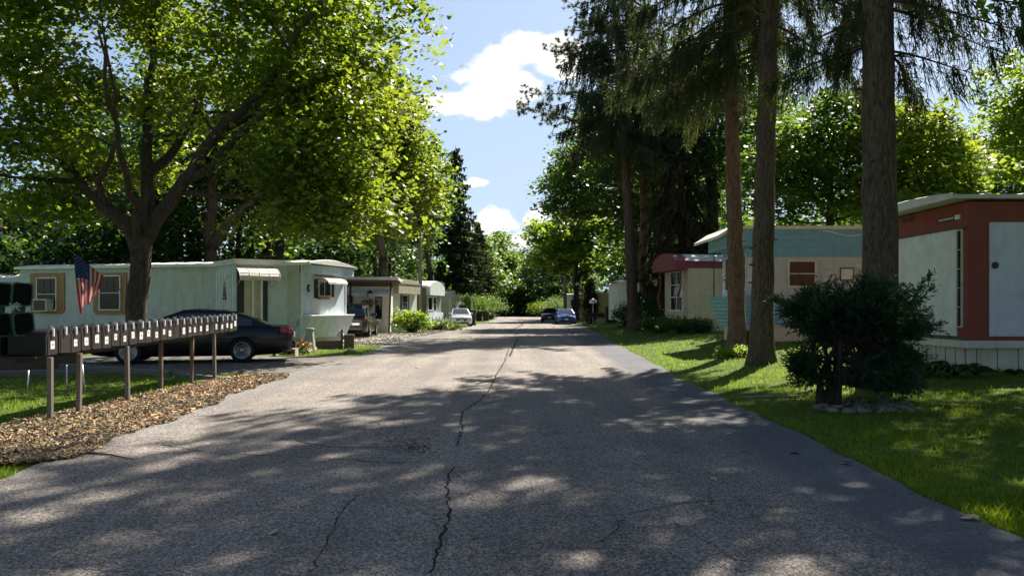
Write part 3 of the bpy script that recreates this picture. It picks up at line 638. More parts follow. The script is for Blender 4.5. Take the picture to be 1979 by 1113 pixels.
deciduous('broadleaf_tree', 'full leafy tree with a dark trunk behind the home with the porch', (X(733, 53), 53), 17, (X(722, 44), 45, 9.6), (4.1, 5.0, 5.6), 0.40, 'leaf_maple', 'bark_dark', 0.25, zmin=5.2, nl=40, cpl=10, lpc=70, seed=12, lobe=0.3, fork=0.3)
deciduous('broadleaf_tree', 'leafy tree in front of the dark spruce on the left roadside, above the white car', (X(842, 66), 66), 18, (X(783, 60), 60, 10.2), (3.4, 4.0, 6.0), 0.35, 'leaf_mid', 'bark_dark', 0.30, zmin=6.0, nl=34, cpl=9, lpc=60, seed=13, lobe=0.3, fork=0.25)
conifer('spruce_tree', 'tall dark grey green spruce standing on the left roadside behind the white car', (X(880, 78), 78), 18.0, 3.6, 3.9, 0.42, leaf='pine', bark='bark_dark', seed=21, whorl=0.36, nb=9, W=0.14, twl=0.6, step=0.13, far=True, droop=0.28, side=0.8)
conifer('spruce_tree', 'smaller spruce with pointed top, right of and beyond the tall left spruce', (X(925, 105), 105), 13.5, 1.0, 3.6, 0.35, bark='bark_dark', seed=22, whorl=0.42, nb=9, W=0.18, twl=0.6, step=0.18, far=True, droop=0.25, side=0.8)
# --- right: four tall trunks by the road
conifer('spruce_tree', 'nearest and darkest tall trunk, straight, rising behind the yew bush', (X(1700, 13.5), 13.5), 27, 6.0, 4.4, 0.31, seed=31, side=0.3, shape_pow=0.5, rl=0.42, whorl=0.5, nb=6, W=0.030, twl=1.0, step=0.075, zfine=9.5, front=3.5, stubs=9, lean=(-0.1, 0.2), droop=0.42)
conifer('spruce_tree', 'tall spruce with flared foot, second trunk from the right of the four', (X(1472, 18.7), 18.7), 27, 7.6, 4.3, 0.27, seed=32, side=0.3, shape_pow=0.5, whorl=0.5, nb=6, W=0.035, twl=1.15, step=0.09, zfine=11.5, front=3.2, stubs=22, lean=(0.9, 0.2), droop=0.45)
conifer('spruce_tree', 'slim trunk with reddish flaking bark before the end of the blue and white home', (X(1424, 21.6), 21.6), 27, 7.8, 4.2, 0.235, bark='bark_red', seed=33, side=0.3, shape_pow=0.5, whorl=0.5, nb=6, W=0.04, twl=1.15, step=0.10, zfine=12.5, front=2.5, stubs=16, lean=(-0.8, 0.2), droop=0.45)
conifer('spruce_tree', 'leaning slender spruce by the right road edge, left of the maroon roofed home', (X(1224, 42), 42), 25, 9.8, 4.3, 0.32, seed=34, whorl=0.55, nb=6, side=0.3, W=0.07, twl=1.2, step=0.16, stubs=14, lean=(-1.6, 0), droop=0.42)

def pine(name, label, base, H, z0, tr, lo, hi, seed, spread, side_bias=0.0, n=26):
    g = np.random.default_rng(seed); bx, by = base; bz = gzf(bx, by)
    t = empty(name, (bx, by, bz), 0, label, 'tree'); mb = MB(); pts = [np.array([0, 0, -0.3])] + [np.array([g.normal() * 0.05, g.normal() * 0.05, H * i / 12]) for i in range(13)]
    mb.tube(pts, [tr * 1.3] + list(np.linspace(tr * 1.1, 0.04, 13)), 12, jit=0.05); A = []; D = []
    for k in range(n):
        z = z0 + (H - z0) * (k / n) ** 1.1; a = g.uniform(0, 6.283)
        if g.uniform() < side_bias: a = math.pi + g.normal() * 0.5
        L = spread * (1 - 0.65 * (z - z0) / (H - z0)) * g.uniform(0.7, 1.1); d = np.array([math.cos(a), math.sin(a), 0.12])
        e = np.array([0, 0, z]) + d * L + np.array([0, 0, 0.12 * L]); B = curve_pts([0, 0, z], e, 0.07, 8, g); mb.tube(list(B), list(np.linspace(0.07, 0.02, 8)), 6, caps=False)
        for q in range(22):
            s = g.uniform(0.25, 1.0); b0 = B[min(7, int(s * 7.99))]; dd = unit(d + g.normal(size=3) * np.array([0.75, 0.75, 0.45])); l2 = g.uniform(0.4, 1.3) * (1.2 - 0.5 * s); e2 = b0 + dd * l2 + np.array([0, 0, g.uniform(-0.3, 0.15)])
            B2 = curve_pts(b0, e2, 0.12, 4, g); mb.tube(list(B2), [0.022, 0.018, 0.013, 0.008], 4, caps=False)
            for w in range(5):
                c = B2[3] if w < 2 else B2[g.integers(1, 4)] + g.normal(size=3) * 0.12; o_ = unit(dd + np.array([0, 0, 0.5])); nn = 26
                A.append(np.repeat(c[None], nn, 0)); D.append(unit(g.normal(size=(nn, 3)) + o_ * 0.9))
    A = np.concatenate(A); D = np.concatenate(D); L = g.uniform(0.13, 0.24, len(A)); W = np.full(len(A), 0.022)
    mb.build('trunk', M['bark_red'], t); link('crown', np_faces('crown', spindles(A, D, L, W, g), 6, M['pine']), t); return t
pine('pine_tree', 'tall pine with tufted boughs reaching over the road against the open sky', (X(1245, 46), 46), 25, 9.4, 0.3, 0, 0, 41, 7.2, 0.55, 34)
# broadleaf trees behind the right-hand homes
deciduous('broadleaf_tree', 'broad dark trunked tree whose leafy crown hangs over the maroon roofed home', (X(1385, 44), 44), 21, (X(1330, 46), 46, 12.0), (7.0, 5.5, 6.4), 0.42, 'leaf_mid', 'bark_dark', 0.26, nl=44, cpl=9, lpc=62, seed=51, lobe=0.28, fork=0.42)
deciduous('broadleaf_tree', 'leafy tree hanging over the right roadside left of the leaning spruce', (X(1240, 58), 58), 19, (X(1192, 58), 58, 11.0), (6.4, 5.5, 5.6), 0.4, 'leaf_mid', 'bark_dark', 0.30, nl=40, cpl=9, lpc=58, seed=52, lobe=0.28, fork=0.3)
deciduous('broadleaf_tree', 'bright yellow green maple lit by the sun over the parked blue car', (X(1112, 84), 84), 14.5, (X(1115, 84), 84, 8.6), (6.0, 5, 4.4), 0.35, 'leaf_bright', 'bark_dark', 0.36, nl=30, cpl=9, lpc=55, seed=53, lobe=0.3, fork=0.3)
deciduous('broadleaf_tree', 'rounded green tree behind the blue and white home, seen between the two right trunks', (X(1600, 36), 36), 14, (X(1610, 36), 36, 8.0), (4.6, 4.5, 4.3), 0.3, 'leaf_mid', 'bark_dark', 0.22, nl=34, cpl=9, lpc=60, seed=54, lobe=0.3, fork=0.3)
deciduous('broadleaf_tree', 'green tree behind the red and white home, just right of the nearest trunk', (X(1775, 31), 31), 11, (X(1768, 31), 31, 6.8), (2.4, 3.4, 3.4), 0.22, 'leaf_maple', 'bark_dark', 0.2, nl=24, cpl=8, lpc=55, seed=55, lobe=0.33, fork=0.3)
deciduous('broadleaf_tree', 'pale green tree beyond the red and white home under open sky', (X(1880, 52), 52), 14, (X(1890, 52), 52, 10.0), (4.4, 4, 4.2), 0.3, 'leaf_far', 'bark_dark', 0.26, nl=26, cpl=8, lpc=50, seed=56, lobe=0.32, fork=0.3)
deciduous('broadleaf_tree', 'taller green tree at the far right edge beyond the red and white home', (X(1990, 42), 42), 17, (X(2010, 42), 42, 11.0), (3.6, 3.6, 5.0), 0.3, 'leaf_bright', 'bark_dark', 0.24, nl=26, cpl=8, lpc=50, seed=57, lobe=0.32, fork=0.3)
conifer('spruce_tree', 'old drooping spruce with brown twigs behind the cream home with the maroon roof', (X(1318, 42), 42), 15, 2.2, 3.3, 0.3, leaf='needle_brown', bark='bark_dark', seed=58, whorl=0.4, nb=8, W=0.09, twl=0.7, step=0.16, far=True, droop=0.6, side=0.7)
conifer('spruce_tree', 'small dark spruce between the cream home and the leaning trunk', (X(1275, 52), 52), 13, 2.0, 3.0, 0.26, bark='bark_dark', seed=59, whorl=0.45, nb=7, W=0.1, twl=0.6, step=0.2, far=True, droop=0.5, side=0.7)
# far roadside trees
deciduous('broadleaf_tree', 'dark trunked tree behind the far parked cars on the right', (X(1131, 100), 100), 13, (X(1130, 100), 100, 8.2), (5.5, 4, 4.6), 0.45, 'leaf_dark', 'bark_dark', 0.4, nl=20, cpl=8, lpc=45, seed=61, lobe=0.34, fork=0.35)
deciduous('broadleaf_tree', 'slim trunked tree beside the far utility pole on the right', (X(1107, 88), 88), 12, (X(1150, 92), 92, 8.6), (5, 4, 3.6), 0.32, 'leaf_mid', 'bark_maple', 0.36, nl=18, cpl=8, lpc=45, seed=62, lobe=0.34, fork=0.4)
conifer('arborvitae', 'narrow dark green arborvitae cone beside the orange pots and olive shed', (X(1140, 66), 66), 3.9, 0.1, 0.75, 0.08, bark='bark_dark', seed=63, whorl=0.12, nb=14, W=0.07, twl=0.2, step=0.07, far=True, droop=-0.5, side=0.6, shape_pow=0.6, cat='conifer')
# gray forked trunk and dark trunk behind the first home
deciduous('broadleaf_tree', 'grey forked leaning trunk rising behind the roof of the mint green home', (X(415, 40), 40), 13, (X(430, 41), 41, 10.5), (5.5, 4, 4.6), 0.42, 'leaf_dark', 'bark_spruce', 0.26, nl=24, cpl=8, lpc=60, zmin=4.0, seed=64, lobe=0.32, fork=0.28,
    limbs=[([[X(415, 40), 40, -.3], [X(415, 40), 40, 0], [X(412, 40), 40, 2.5], P(405, 460, 40), P(408, 400, 40), P(412, 320, 40), P(420, 200, 40)], 0.5, 0.12), ([P(408, 480, 40), P(440, 430, 40), P(470, 400, 40), P(540, 360, 40)], 0.3, 0.08)])
deciduous('broadleaf_tree', 'dark straight trunk behind the awning door of the mint green home', (X(537, 43), 43), 13, (X(560, 44), 44, 9.5), (5.2, 4, 5), 0.36, 'leaf_dark', 'bark_dark', 0.28, nl=24, cpl=8, lpc=55, zmin=4.0, seed=65, lobe=0.32, fork=0.4)

# distant and background woods, masses nobody could count
def woods(name, label, specs, leaf, size, seed, bark='bark_dark'):
    g = np.random.default_rng(seed); Cs = []; mb = MB()
    for (x, y, h, r) in specs:
        z = gzf(x, y); n = max(7, int(9 * h / 10)); mb.tube([[x, y, z - .3], [x + g.normal() * .15, y, z + h * .4], [x + g.normal() * .4, y, z + h * .85]], [0.25, 0.17, 0.05], 6)
        for k in range(n):
            zz = z + h * g.uniform(0.14, 0.98); f = (zz - z) / h; rr = r * math.sqrt(max(0.1, 1 - (2 * abs(f - 0.5)) ** 2.2)); a = g.uniform(0, 6.283); c = np.array([x + math.cos(a) * rr * .7, y + math.sin(a) * rr * .7, zz])
            for q in range(7):
                p = c + g.normal(size=3) * r * np.array([.32, .32, .22]); m = 26; w = r * 0.17
                Cs.append(p + g.normal(size=(m, 3)) * np.array([w, w, w * 0.55]))
    C = np.concatenate(Cs); C = C[C[:, 2] > 0.15]
    tr_ = mb.build(name, M[bark]); me = np_faces(name, leaf_cloud(C, size, g=g), 4, M[leaf])
    root = empty(name, (0, 0, 0), 0, label, 'woods'); root['kind'] = 'stuff'
    tr_.name = 'trunks'; tr_.parent = root; c = link('foliage', me, root); tr_['kind'] = 'stuff'; c['kind'] = 'stuff'; return root
g_ = np.random.default_rng(99)
sp = []
for i in range(46):
    px = g_.uniform(-250, 760); Y = g_.uniform(44, 66) if px < 540 else g_.uniform(64, 78); sp.append((X(px, Y), Y, g_.uniform(11, 19) * (0.62 if px < 130 else 1), g_.uniform(2.6, 4.0)))
for i in range(16):
    px = g_.uniform(-300, 420); Y = g_.uniform(38, 44); sp.append((X(px, Y), Y, g_.uniform(4.5, 9), g_.uniform(2.2, 3.0)))
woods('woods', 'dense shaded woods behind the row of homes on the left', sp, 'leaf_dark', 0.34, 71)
sp = []
for i in range(60):
    Y = g_.uniform(140, 185); px = g_.uniform(880, 1130); h = g_.uniform(8.5, 14) * (0.9 if 965 < px < 1045 else 1.15); sp.append((X(px, Y), Y, h * Y / 150, g_.uniform(3, 4.4)))
for i in range(20):
    Y = g_.uniform(134, 142); px = g_.uniform(930, 1095); sp.append((X(px, Y), Y, g_.uniform(3, 7), g_.uniform(2.5, 3.5)))
woods('far_woods', 'distant green woods closing the end of the road', sp, 'leaf_far', 0.62, 72)
sp = []
for i in range(30):
    Y = g_.uniform(80, 120); px = g_.uniform(720, 900); sp.append((X(px, Y) - 6, Y, g_.uniform(11, 17), g_.uniform(3, 4)))
for i in range(34):
    Y = g_.uniform(62, 125); px = g_.uniform(1150, 1420); sp.append((X(px, Y) + 3, Y, g_.uniform(9, 15), g_.uniform(3, 4)))
for i in range(26):
    Y = g_.uniform(55, 85); px = g_.uniform(1420, 2200); sp.append((X(px, Y), Y, g_.uniform(7, 10.5), g_.uniform(3, 4)))
woods('side_woods', 'mixed green trees massed behind the homes on both sides', sp, 'leaf_mid', 0.42, 73)

# ------------------------------------------------------------------ more materials
M['mint'] = paint('mint siding', (0.48, 0.50, 0.48), 0.55, dirt=0.55, dirt_c=(0.13, 0.15, 0.09), ribs=('x', 0.40, 0.25, False))
M['mint_end'] = paint('pale blue siding', (0.50, 0.57, 0.61), 0.5, dirt=0.3, dirt_c=(0.2, 0.22, 0.16))
M['mint_ribbed'] = paint('pale ribbed panel', (0.55, 0.62, 0.60), 0.5, dirt=0.25, ribs=('x', 0.12, 0.9, False))
M['white'] = paint('white paint', (0.72, 0.72, 0.69), 0.5, dirt=0.35, dirt_c=(0.3, 0.28, 0.22))
M['offwhite'] = paint('off white', (0.62, 0.59, 0.50), 0.55, dirt=0.4, dirt_c=(0.22, 0.2, 0.15))
M['roof_white'] = paint('weathered white roof', (0.62, 0.61, 0.57), 0.6, dirt=0.5, dirt_c=(0.2, 0.2, 0.16), streak=False)
M['beige'] = paint('beige siding', (0.48, 0.43, 0.30), 0.6, dirt=0.35, ribs=('x', 0.2, 0.15, True))
M['trim_wood'] = paint('tan wood trim', (0.34, 0.17, 0.07), 0.6, dirt=0.4, scale=8)
M['black_trim'] = flat('black paint', (0.015, 0.015, 0.016), 0.5)
M['glass'] = flat('dark window glass', (0.012, 0.014, 0.016), 0.06, spec=0.35, var=0.3)
M['glass_car'] = flat('car glass', (0.01, 0.013, 0.016), 0.03, spec=1.0, var=0.1)
M['curtain_red'] = paint('red brown curtain', (0.10, 0.042, 0.03), 0.8, dirt=0.2, ribs=('x', 0.09, 0.6, False))
M['concrete'] = paint('concrete', (0.36, 0.34, 0.29), 0.9, dirt=0.4, streak=False)
M['wood_grey'] = paint('grey weathered wood', (0.14, 0.12, 0.10), 0.85, dirt=0.4, scale=10, bstr=0.4)
M['wood_brown'] = paint('brown wood', (0.12, 0.08, 0.05), 0.8, dirt=0.4, scale=10, bstr=0.4)
M['pole_wood'] = paint('utility pole wood', (0.26, 0.22, 0.17), 0.9, dirt=0.5, scale=6, bstr=0.4)
M['box_black'] = paint('black mailbox paint', (0.012, 0.011, 0.011), 0.5, dirt=0.35, dirt_c=(0.04, 0.037, 0.034), scale=12, streak=False, spec=0.2)
M['box_door'] = paint('worn dark mailbox door', (0.026, 0.021, 0.019), 0.5, dirt=0.45, dirt_c=(0.06, 0.045, 0.038), scale=14, streak=False)
M['silver'] = flat('bright metal', (0.55, 0.55, 0.55), 0.35, metal=0.9)
M['plate_white'] = flat('white sticker', (0.75, 0.74, 0.72), 0.6)
M['red_flag'] = flat('red mailbox flag', (0.35, 0.03, 0.02), 0.5)
M['green_plastic'] = flat('dark green plastic', (0.012, 0.06, 0.04), 0.45)
M['dark_inside'] = flat('dark inside', (0.008, 0.009, 0.009), 0.9, spec=0.1)
M['rubber'] = flat('tyre rubber', (0.018, 0.018, 0.018), 0.85, spec=0.2)
M['alloy'] = flat('wheel alloy', (0.42, 0.42, 0.42), 0.35, metal=0.7)
M['chrome'] = flat('chrome', (0.7, 0.7, 0.7), 0.12, metal=1.0)
M['lamp_red'] = flat('red lamp lens', (0.35, 0.012, 0.015), 0.15, spec=0.8)
M['lamp_clear'] = flat('clear lamp lens', (0.5, 0.52, 0.55), 0.1, spec=0.9)
M['bin_black'] = flat('black plastic bin', (0.02, 0.02, 0.022), 0.5)
M['brick_red'] = flat('red brown flowers', (0.35, 0.09, 0.05), 0.8, var=0.3)
def carpaint(name, c, metal=0.3): return flat(name, c, 0.3, metal=metal, spec=0.25 if name.startswith('black') else 0.45, coat=0.3 if name.startswith('black') else 0.7, var=0.04)
M['car_black'] = carpaint('black car paint', (0.004, 0.004, 0.006), 0.0)
M['car_dark'] = carpaint('dark grey car paint', (0.03, 0.028, 0.032), 0.3)
M['car_white'] = carpaint('silver white car paint', (0.60, 0.61, 0.63), 0.3)
M['car_blue'] = carpaint('blue car paint', (0.02, 0.07, 0.34), 0.2)

# ------------------------------------------------------------------ cars
def car(name, label, cat, loc, heading, paintm, L=4.85, W=1.8, H=1.43, kind='sedan', wheel_r=0.33, rims='five', wheelbase=2.78, plate=True, group=None, axo=0.02):
    """local +x forward, +y left"""
    t = empty(name, (loc[0], loc[1], gzf(loc[0], loc[1]) + 0.016), heading, label, cat, group)
    hl = L / 2; k = L / 4.85
    suv = kind == 'suv'
    # stations: x, half width, bottom, shoulder top (deck), rounding
    xs = [-2.425, -2.40, -2.30, -2.05, -1.6, -1.1, -0.5, 0.2, 0.8, 1.3, 1.75, 2.1, 2.3, 2.39, 2.425]
    hw = [0.62, 0.76, 0.84, 0.885, 0.90, 0.905, 0.905, 0.905, 0.905, 0.90, 0.885, 0.84, 0.76, 0.66, 0.50]
    zb = [0.42, 0.33, 0.27, 0.22, 0.19, 0.18, 0.18, 0.18, 0.18, 0.18, 0.19, 0.21, 0.24, 0.29, 0.38]
    if suv: zt = [0.88, 0.98, 1.02, 1.04, 1.04, 1.04, 1.03, 1.02, 1.00, 0.98, 0.95, 0.91, 0.84, 0.76, 0.64]
    else: zt = [0.80, 0.90, 0.95, 0.965, 0.965, 0.955, 0.945, 0.935, 0.92, 0.90, 0.86, 0.80, 0.74, 0.68, 0.58]
    xs = np.array(xs) * k; hw = np.array(hw) * W / 1.81; hs = H / (1.72 if suv else 1.43); zb = np.array(zb) * (1.15 if suv else 1); zt = np.array(zt) * hs
    def S(x, u):
        """body side and deck: u 0 = bottom centre, 1 = top centre (left half)"""
        w = np.interp(x, xs, hw); b = np.interp(x, xs, zb); z = np.interp(x, xs, zt); h = z - b
        us = [0, 0.12, 0.2, 0.32, 0.5, 0.66, 0.76, 0.84, 1.0]
        yy = [0, w * 0.86, w * 0.965, w * 0.992, w, w * 0.975, w * 0.93, w * 0.80, 0]
        zz = [b, b, b + 0.08 * h, b + 0.3 * h, b + 0.58 * h, b + 0.84 * h, b + 0.95 * h, z - 0.004, z + 0.025]
        return Vector((x, np.interp(u, us, yy), np.interp(u, us, zz)))
    mb = MB()
    xf = np.unique(np.concatenate([np.linspace(xs[0], xs[-1], 45), xs])); uu = [0, 0.12, 0.16, 0.2, 0.26, 0.32, 0.4, 0.5, 0.58, 0.66, 0.71, 0.76, 0.8, 0.84, 0.92, 1.0]
    ring = lambda x: [S(x, u) for u in uu] + [Vector((p.x, -p.y, p.z)) for p in [S(x, u) for u in uu[1:-1]][::-1]]
    V = []; n = len(uu) * 2 - 2
    for x in xf: V += ring(x)
    Fc = [[i * n + j, (i + 1) * n + j, (i + 1) * n + (j + 1) % n, i * n + (j + 1) % n] for i in range(len(xf) - 1) for j in range(n)]
    Fc += [list(range(n)), list(range((len(xf) - 1) * n, len(xf) * n))[::-1]]
    mb.add(V, Fc, True)
    # greenhouse
    if suv: gx = [-2.28, -2.1, -1.85, -1.0, 0.0, 0.45, 0.95, 1.18]; gt = [1.06, 1.40, 1.62, 1.71, 1.715, 1.66, 1.25, 1.03]
    elif kind == 'hatch': gx = [-2.2, -2.0, -1.55, -0.8, 0.1, 0.45, 0.95, 1.3]; gt = [0.95, 1.10, 1.33, 1.43, 1.43, 1.38, 1.13, 0.93]
    else: gx = [-1.95, -1.75, -1.25, -0.75, -0.1, 0.25, 0.75, 1.30]; gt = [0.955, 1.02, 1.27, 1.395, 1.43, 1.40, 1.19, 0.93]
    gx = np.array(gx) * k; gt = np.array(gt) * hs
    def G(x, u, off=0.0):
        zt_ = np.interp(x, gx, gt); zb_ = np.interp(x, xs, zt) - 0.03; w0 = np.interp(x, xs, hw) * 0.925; h = max(0.001, zt_ - zb_); f = min(1, h / 0.5)
        w1 = w0 * (1 - 0.24 * f)
        us = [0, 0.42, 0.5, 0.58, 0.72, 1.0]; yy = [w0, w1 + 0.045 * f, w1, w1 - 0.07, w1 - 0.24, 0]; zz = [zb_, zb_ + 0.80 * h, zb_ + 0.90 * h, zb_ + 0.965 * h, zb_ + 0.99 * h, zb_ + h]
        return Vector((x, max(0, np.interp(u, us, yy)) + (off if u < 0.55 else 0), np.interp(u, us, zz) + (off if u >= 0.45 else 0)))
    xg = np.unique(np.concatenate([np.linspace(gx[0], gx[-1], 30), gx])); ug = [0, 0.2, 0.42, 0.46, 0.5, 0.54, 0.58, 0.65, 0.72, 0.85, 1.0]
    V = []; n = len(ug) * 2 - 1
    for x in xg: V += [G(x, u) for u in ug] + [Vector((p.x, -p.y, p.z)) for p in [G(x, u) for u in ug[:-1]][::-1]]
    Fc = [[i * n + j, (i + 1) * n + j, (i + 1) * n + j + 1, i * n + j + 1] for i in range(len(xg) - 1) for j in range(n - 1)]
    mb.add(V, Fc, True)
    body = mb.build('body', paintm, t)
    axr = -wheelbase / 2 + axo; axf = wheelbase / 2 + axo
    for ax in (axr, axf):
        for sg in (1, -1):
            q = MB(); rr = wheel_r + 0.05
            def fp(a, b):
                ang = 2 * math.pi * a; x = ax + rr * b * math.cos(ang); z = wheel_r + rr * b * math.sin(ang)
                bot = float(np.interp(x, xs, zb)); tp = float(np.interp(x, xs, zt)); z = max(z, bot + 0.01); h = tp - bot; w = float(np.interp(x, xs, hw))
                y = w * float(np.interp((z - bot) / h, [0, .08, .3, .58, .84, .95], [.86, .965, .992, 1, .975, .93])); return Vector((x, sg * (y + 0.006), z))
            q.grid(fp, 28, 6); q.build('wheel_arch', M['dark_inside'], t)
    def panel(nm, fn, x0, x1, u0, u1, nx, nu, mat, both=True, off=0.006, parent=None):
        for s in ((1, -1) if both else (1,)):
            q = MB(); q.grid(lambda a, b, s=s: (lambda p: Vector((p.x, p.y * s, p.z)))(fn(x0 + (x1 - x0) * a, u0 + (u1 - u0) * b)), nx, nu); q.build(nm, mat, parent or t)
    Go = lambda x, u: G(x, u, 0.006)
    def So(x, u):
        p = S(x, u); e = 0.012 * (1 if x > 0 else -1) if abs(x) > 2.2 * k else 0
        return Vector((p.x + e, p.y + 0.007, p.z + (0.006 if u > 0.7 else 0)))
    # glass: side windows between pillars
    if suv: wins = [(-1.95, -1.28), (-1.2, -0.42), (-0.34, 0.62)]
    elif kind == 'hatch': wins = [(-1.5, -0.75), (-0.66, 0.02), (0.1, 0.78)]
    else: wins = [(-1.42, -0.42), (-0.34, 0.76)]
    for a, b in wins: panel('side_window', Go, a * k, b * k, 0.08, 0.40, 8, 4, M['glass_car'])
    def cross(nm, x0, x1, frac, mat, nu=10):
        q = MB()
        def fn(a, b):
            x = x0 + (x1 - x0) * a; u = 1 - abs(b * 2 - 1) * (1 - 0.60) * frac; p = G(x, u, 0.007); s = 1 if b < 0.5 else -1
            return Vector((p.x, p.y * s, p.z))
        q.grid(fn, 8, nu); q.build(nm, mat, t)
    cross('windshield', gx[-1] - 0.06, gx[-3] + 0.03, 1.0, M['glass_car'])
    cross('rear_window', gx[0] + 0.10, gx[2 if suv else 3] - (0.04 if suv else 0.06), 1.0, M['glass_car'])
    # lamps
    panel('tail_light', So, xs[0] + 0.005, xs[0] + 0.30 * k, 0.60, 0.775, 6, 4, M['lamp_red'])
    panel('headlight', So, xs[-1] - 0.34 * k, xs[-1] - 0.012, 0.62, 0.80, 6, 4, M['lamp_clear'])
    q = MB(); q.box(xs[0] - 0.012, xs[0] + 0.03, -0.52, 0.52, 0.62 * hs, 0.74 * hs, bev=0.01); q.build('rear_panel', M['lamp_red'] if not suv else M['chrome'], t)
    q = MB(); q.box(xs[-1] - 0.03, xs[-1] + 0.012, -0.42, 0.42, 0.47 * hs, 0.60 * hs, bev=0.01); gr = q.build('grille', M['black_trim'], t)
    q = MB(); q.box(xs[-1] - 0.06, xs[-1] + 0.0, -0.55, 0.55, 0.28, 0.40, bev=0.01); q.build('bumper_intake', M['black_trim'], t)
    q = MB(); q.tube([(xs[0] - 0.03, y_, 0.47 * hs + 0.05) for y_ in np.linspace(-0.6, 0.6, 5)], 0.03, 8); q.box(xs[0] - 0.06, xs[0] + 0.12, -0.66, 0.66, 0.36, 0.52, bev=0.03); q.build('rear_bumper', paintm, t)
    if plate:
        q = MB(); q.box(xs[0] - 0.035, xs[0] - 0.01, -0.155, 0.155, 0.63 * hs + 0.0, 0.63 * hs + 0.15, bev=0.004); q.build('number_plate', M['plate_white'], t)
        q = MB(); q.box(xs[-1] + 0.0, xs[-1] + 0.03, -0.155, 0.155, 0.40 * hs, 0.40 * hs + 0.14, bev=0.004); q.build('number_plate', M['plate_white'], t)
    # door seams, handles, sill, mirrors
    for xx in ((-1.0, -0.02, 1.0) if not suv else (-1.15, -0.38, 0.75)):
        for s in (1, -1): q = MB(); q.tube([Vector((xx * k, (S(xx * k, u).y + 0.001) * s, S(xx * k, u).z)) for u in np.linspace(0.2, 0.76, 9)], 0.006, 4); q.build('door_seam', M['black_trim'], t)
    for xx in (-0.78, 0.12):
        for s in (1, -1):
            p = S(xx * k, 0.66); q = MB(); q.box(p.x - 0.09, p.x + 0.09, s * (p.y - 0.005), s * (p.y + 0.035), p.z - 0.015, p.z + 0.02, bev=0.008); q.build('door_handle', paintm, t)
    for s in (1, -1):
        q = MB(); xx = 0.68 * k if suv else 0.72 * k; p = G(xx, 0.1); q.box(p.x - 0.06, p.x + 0.10, s * (p.y - 0.02), s * (p.y + 0.19), p.z, p.z + 0.14, bev=0.03); q.build('wing_mirror', paintm, t)
    # wheels
    for ax in (axr, axf):
        for s in (1, -1):
            y0 = s * (W / 2 + 0.012); wr = wheel_r
            ty = MB(); T = lambda v, ax=ax, y0=y0: Vector((v.x + ax, v.y + y0, v.z + wr))
            ty.lathe([(wr * 0.66, -s * 0.03), (wr * 0.70, 0), (wr * 0.93, 0), (wr, -s * 0.03), (wr, -s * 0.17), (wr * 0.93, -s * 0.2), (wr * 0.6, -s * 0.2)], 32, T=T, axis='y')
            w = ty.build('wheel', M['rubber'], t)
            rm = MB(); rm.lathe([(wr * 0.70, -s * 0.012), (wr * 0.66, -s * 0.004), (wr * 0.60, -s * 0.02), (wr * 0.58, -s * 0.06)], 32, T=T, axis='y')
            nsp = 5
            for i in range(nsp):
                a = i * 2 * math.pi / nsp + 0.3; c, d = math.cos(a), math.sin(a); hb, he = 0.05, 0.075 * (wr / 0.33)
                rm.add([T(Vector((c * r1 - d * o, -s * yy, d * r1 + c * o))) for (r1, o) in ((0.03, -hb), (0.03, hb), (wr * 0.62, he), (wr * 0.62, -he)) for yy in (0.012, 0.04)],
                       [(0, 2, 4, 6), (1, 7, 5, 3), (0, 1, 3, 2), (4, 5, 7, 6), (2, 3, 5, 4), (6, 7, 1, 0)])
            rm.lathe([(0.055, -s * 0.002), (0.05, -s * 0.05)], 12, T=T, axis='y'); rm.build('rim', M['alloy'], w)
            dk = MB(); dk.lathe([(wr * 0.6, -s * 0.07), (wr * 0.6, -s * 0.08)], 24, T=T, axis='y', smooth=False); dk.build('brake_disc', M['dark_inside'], w)
    return t
# black sedan, side on, nose to the left
wr_ = Vector((X(468, 20.9), 20.9, 0)); wf_ = Vector((X(248, 20.2), 20.2, 0)); d_ = (wf_ - wr_).normalized(); nrm = Vector((d_.y, -d_.x, 0));  nrm = nrm if nrm.y > 0 else -nrm
cen = (wr_ + wf_) / 2 + nrm * 0.90 - d_ * 0.14
car('parked_car', 'black sedan parked side on, nose left, behind the row of mailboxes', 'car', (cen.x, cen.y), math.atan2(d_.y, d_.x), M['car_black'], L=5.2, W=1.84, H=1.47, axo=0.14, wheelbase=2.84)
car('parked_car', 'dark sport utility vehicle seen from behind, past the end of the mint green home', 'suv', (X(688, 40.6), 40.6), R(93), M['car_dark'], L=4.6, W=1.84, H=1.72, kind='suv', wheel_r=0.36, wheelbase=2.65)
car('parked_car', 'white sedan facing the camera beside a black bin on the left verge', 'car', (X(884, 62) + 0.15, 63), R(-83), M['car_white'], L=4.65, W=1.78, H=1.46)
car('parked_car', 'blue car parked facing the camera on the right side of the road', 'car', (X(1094, 70), 71), R(-91), M['car_blue'], L=4.5, W=1.78, H=1.44, kind='hatch')
car('parked_car', 'dark car parked just beyond the blue car', 'car', (X(1065, 80), 82), R(-95), M['car_black'], L=4.7, W=1.8, H=1.5, kind='hatch')

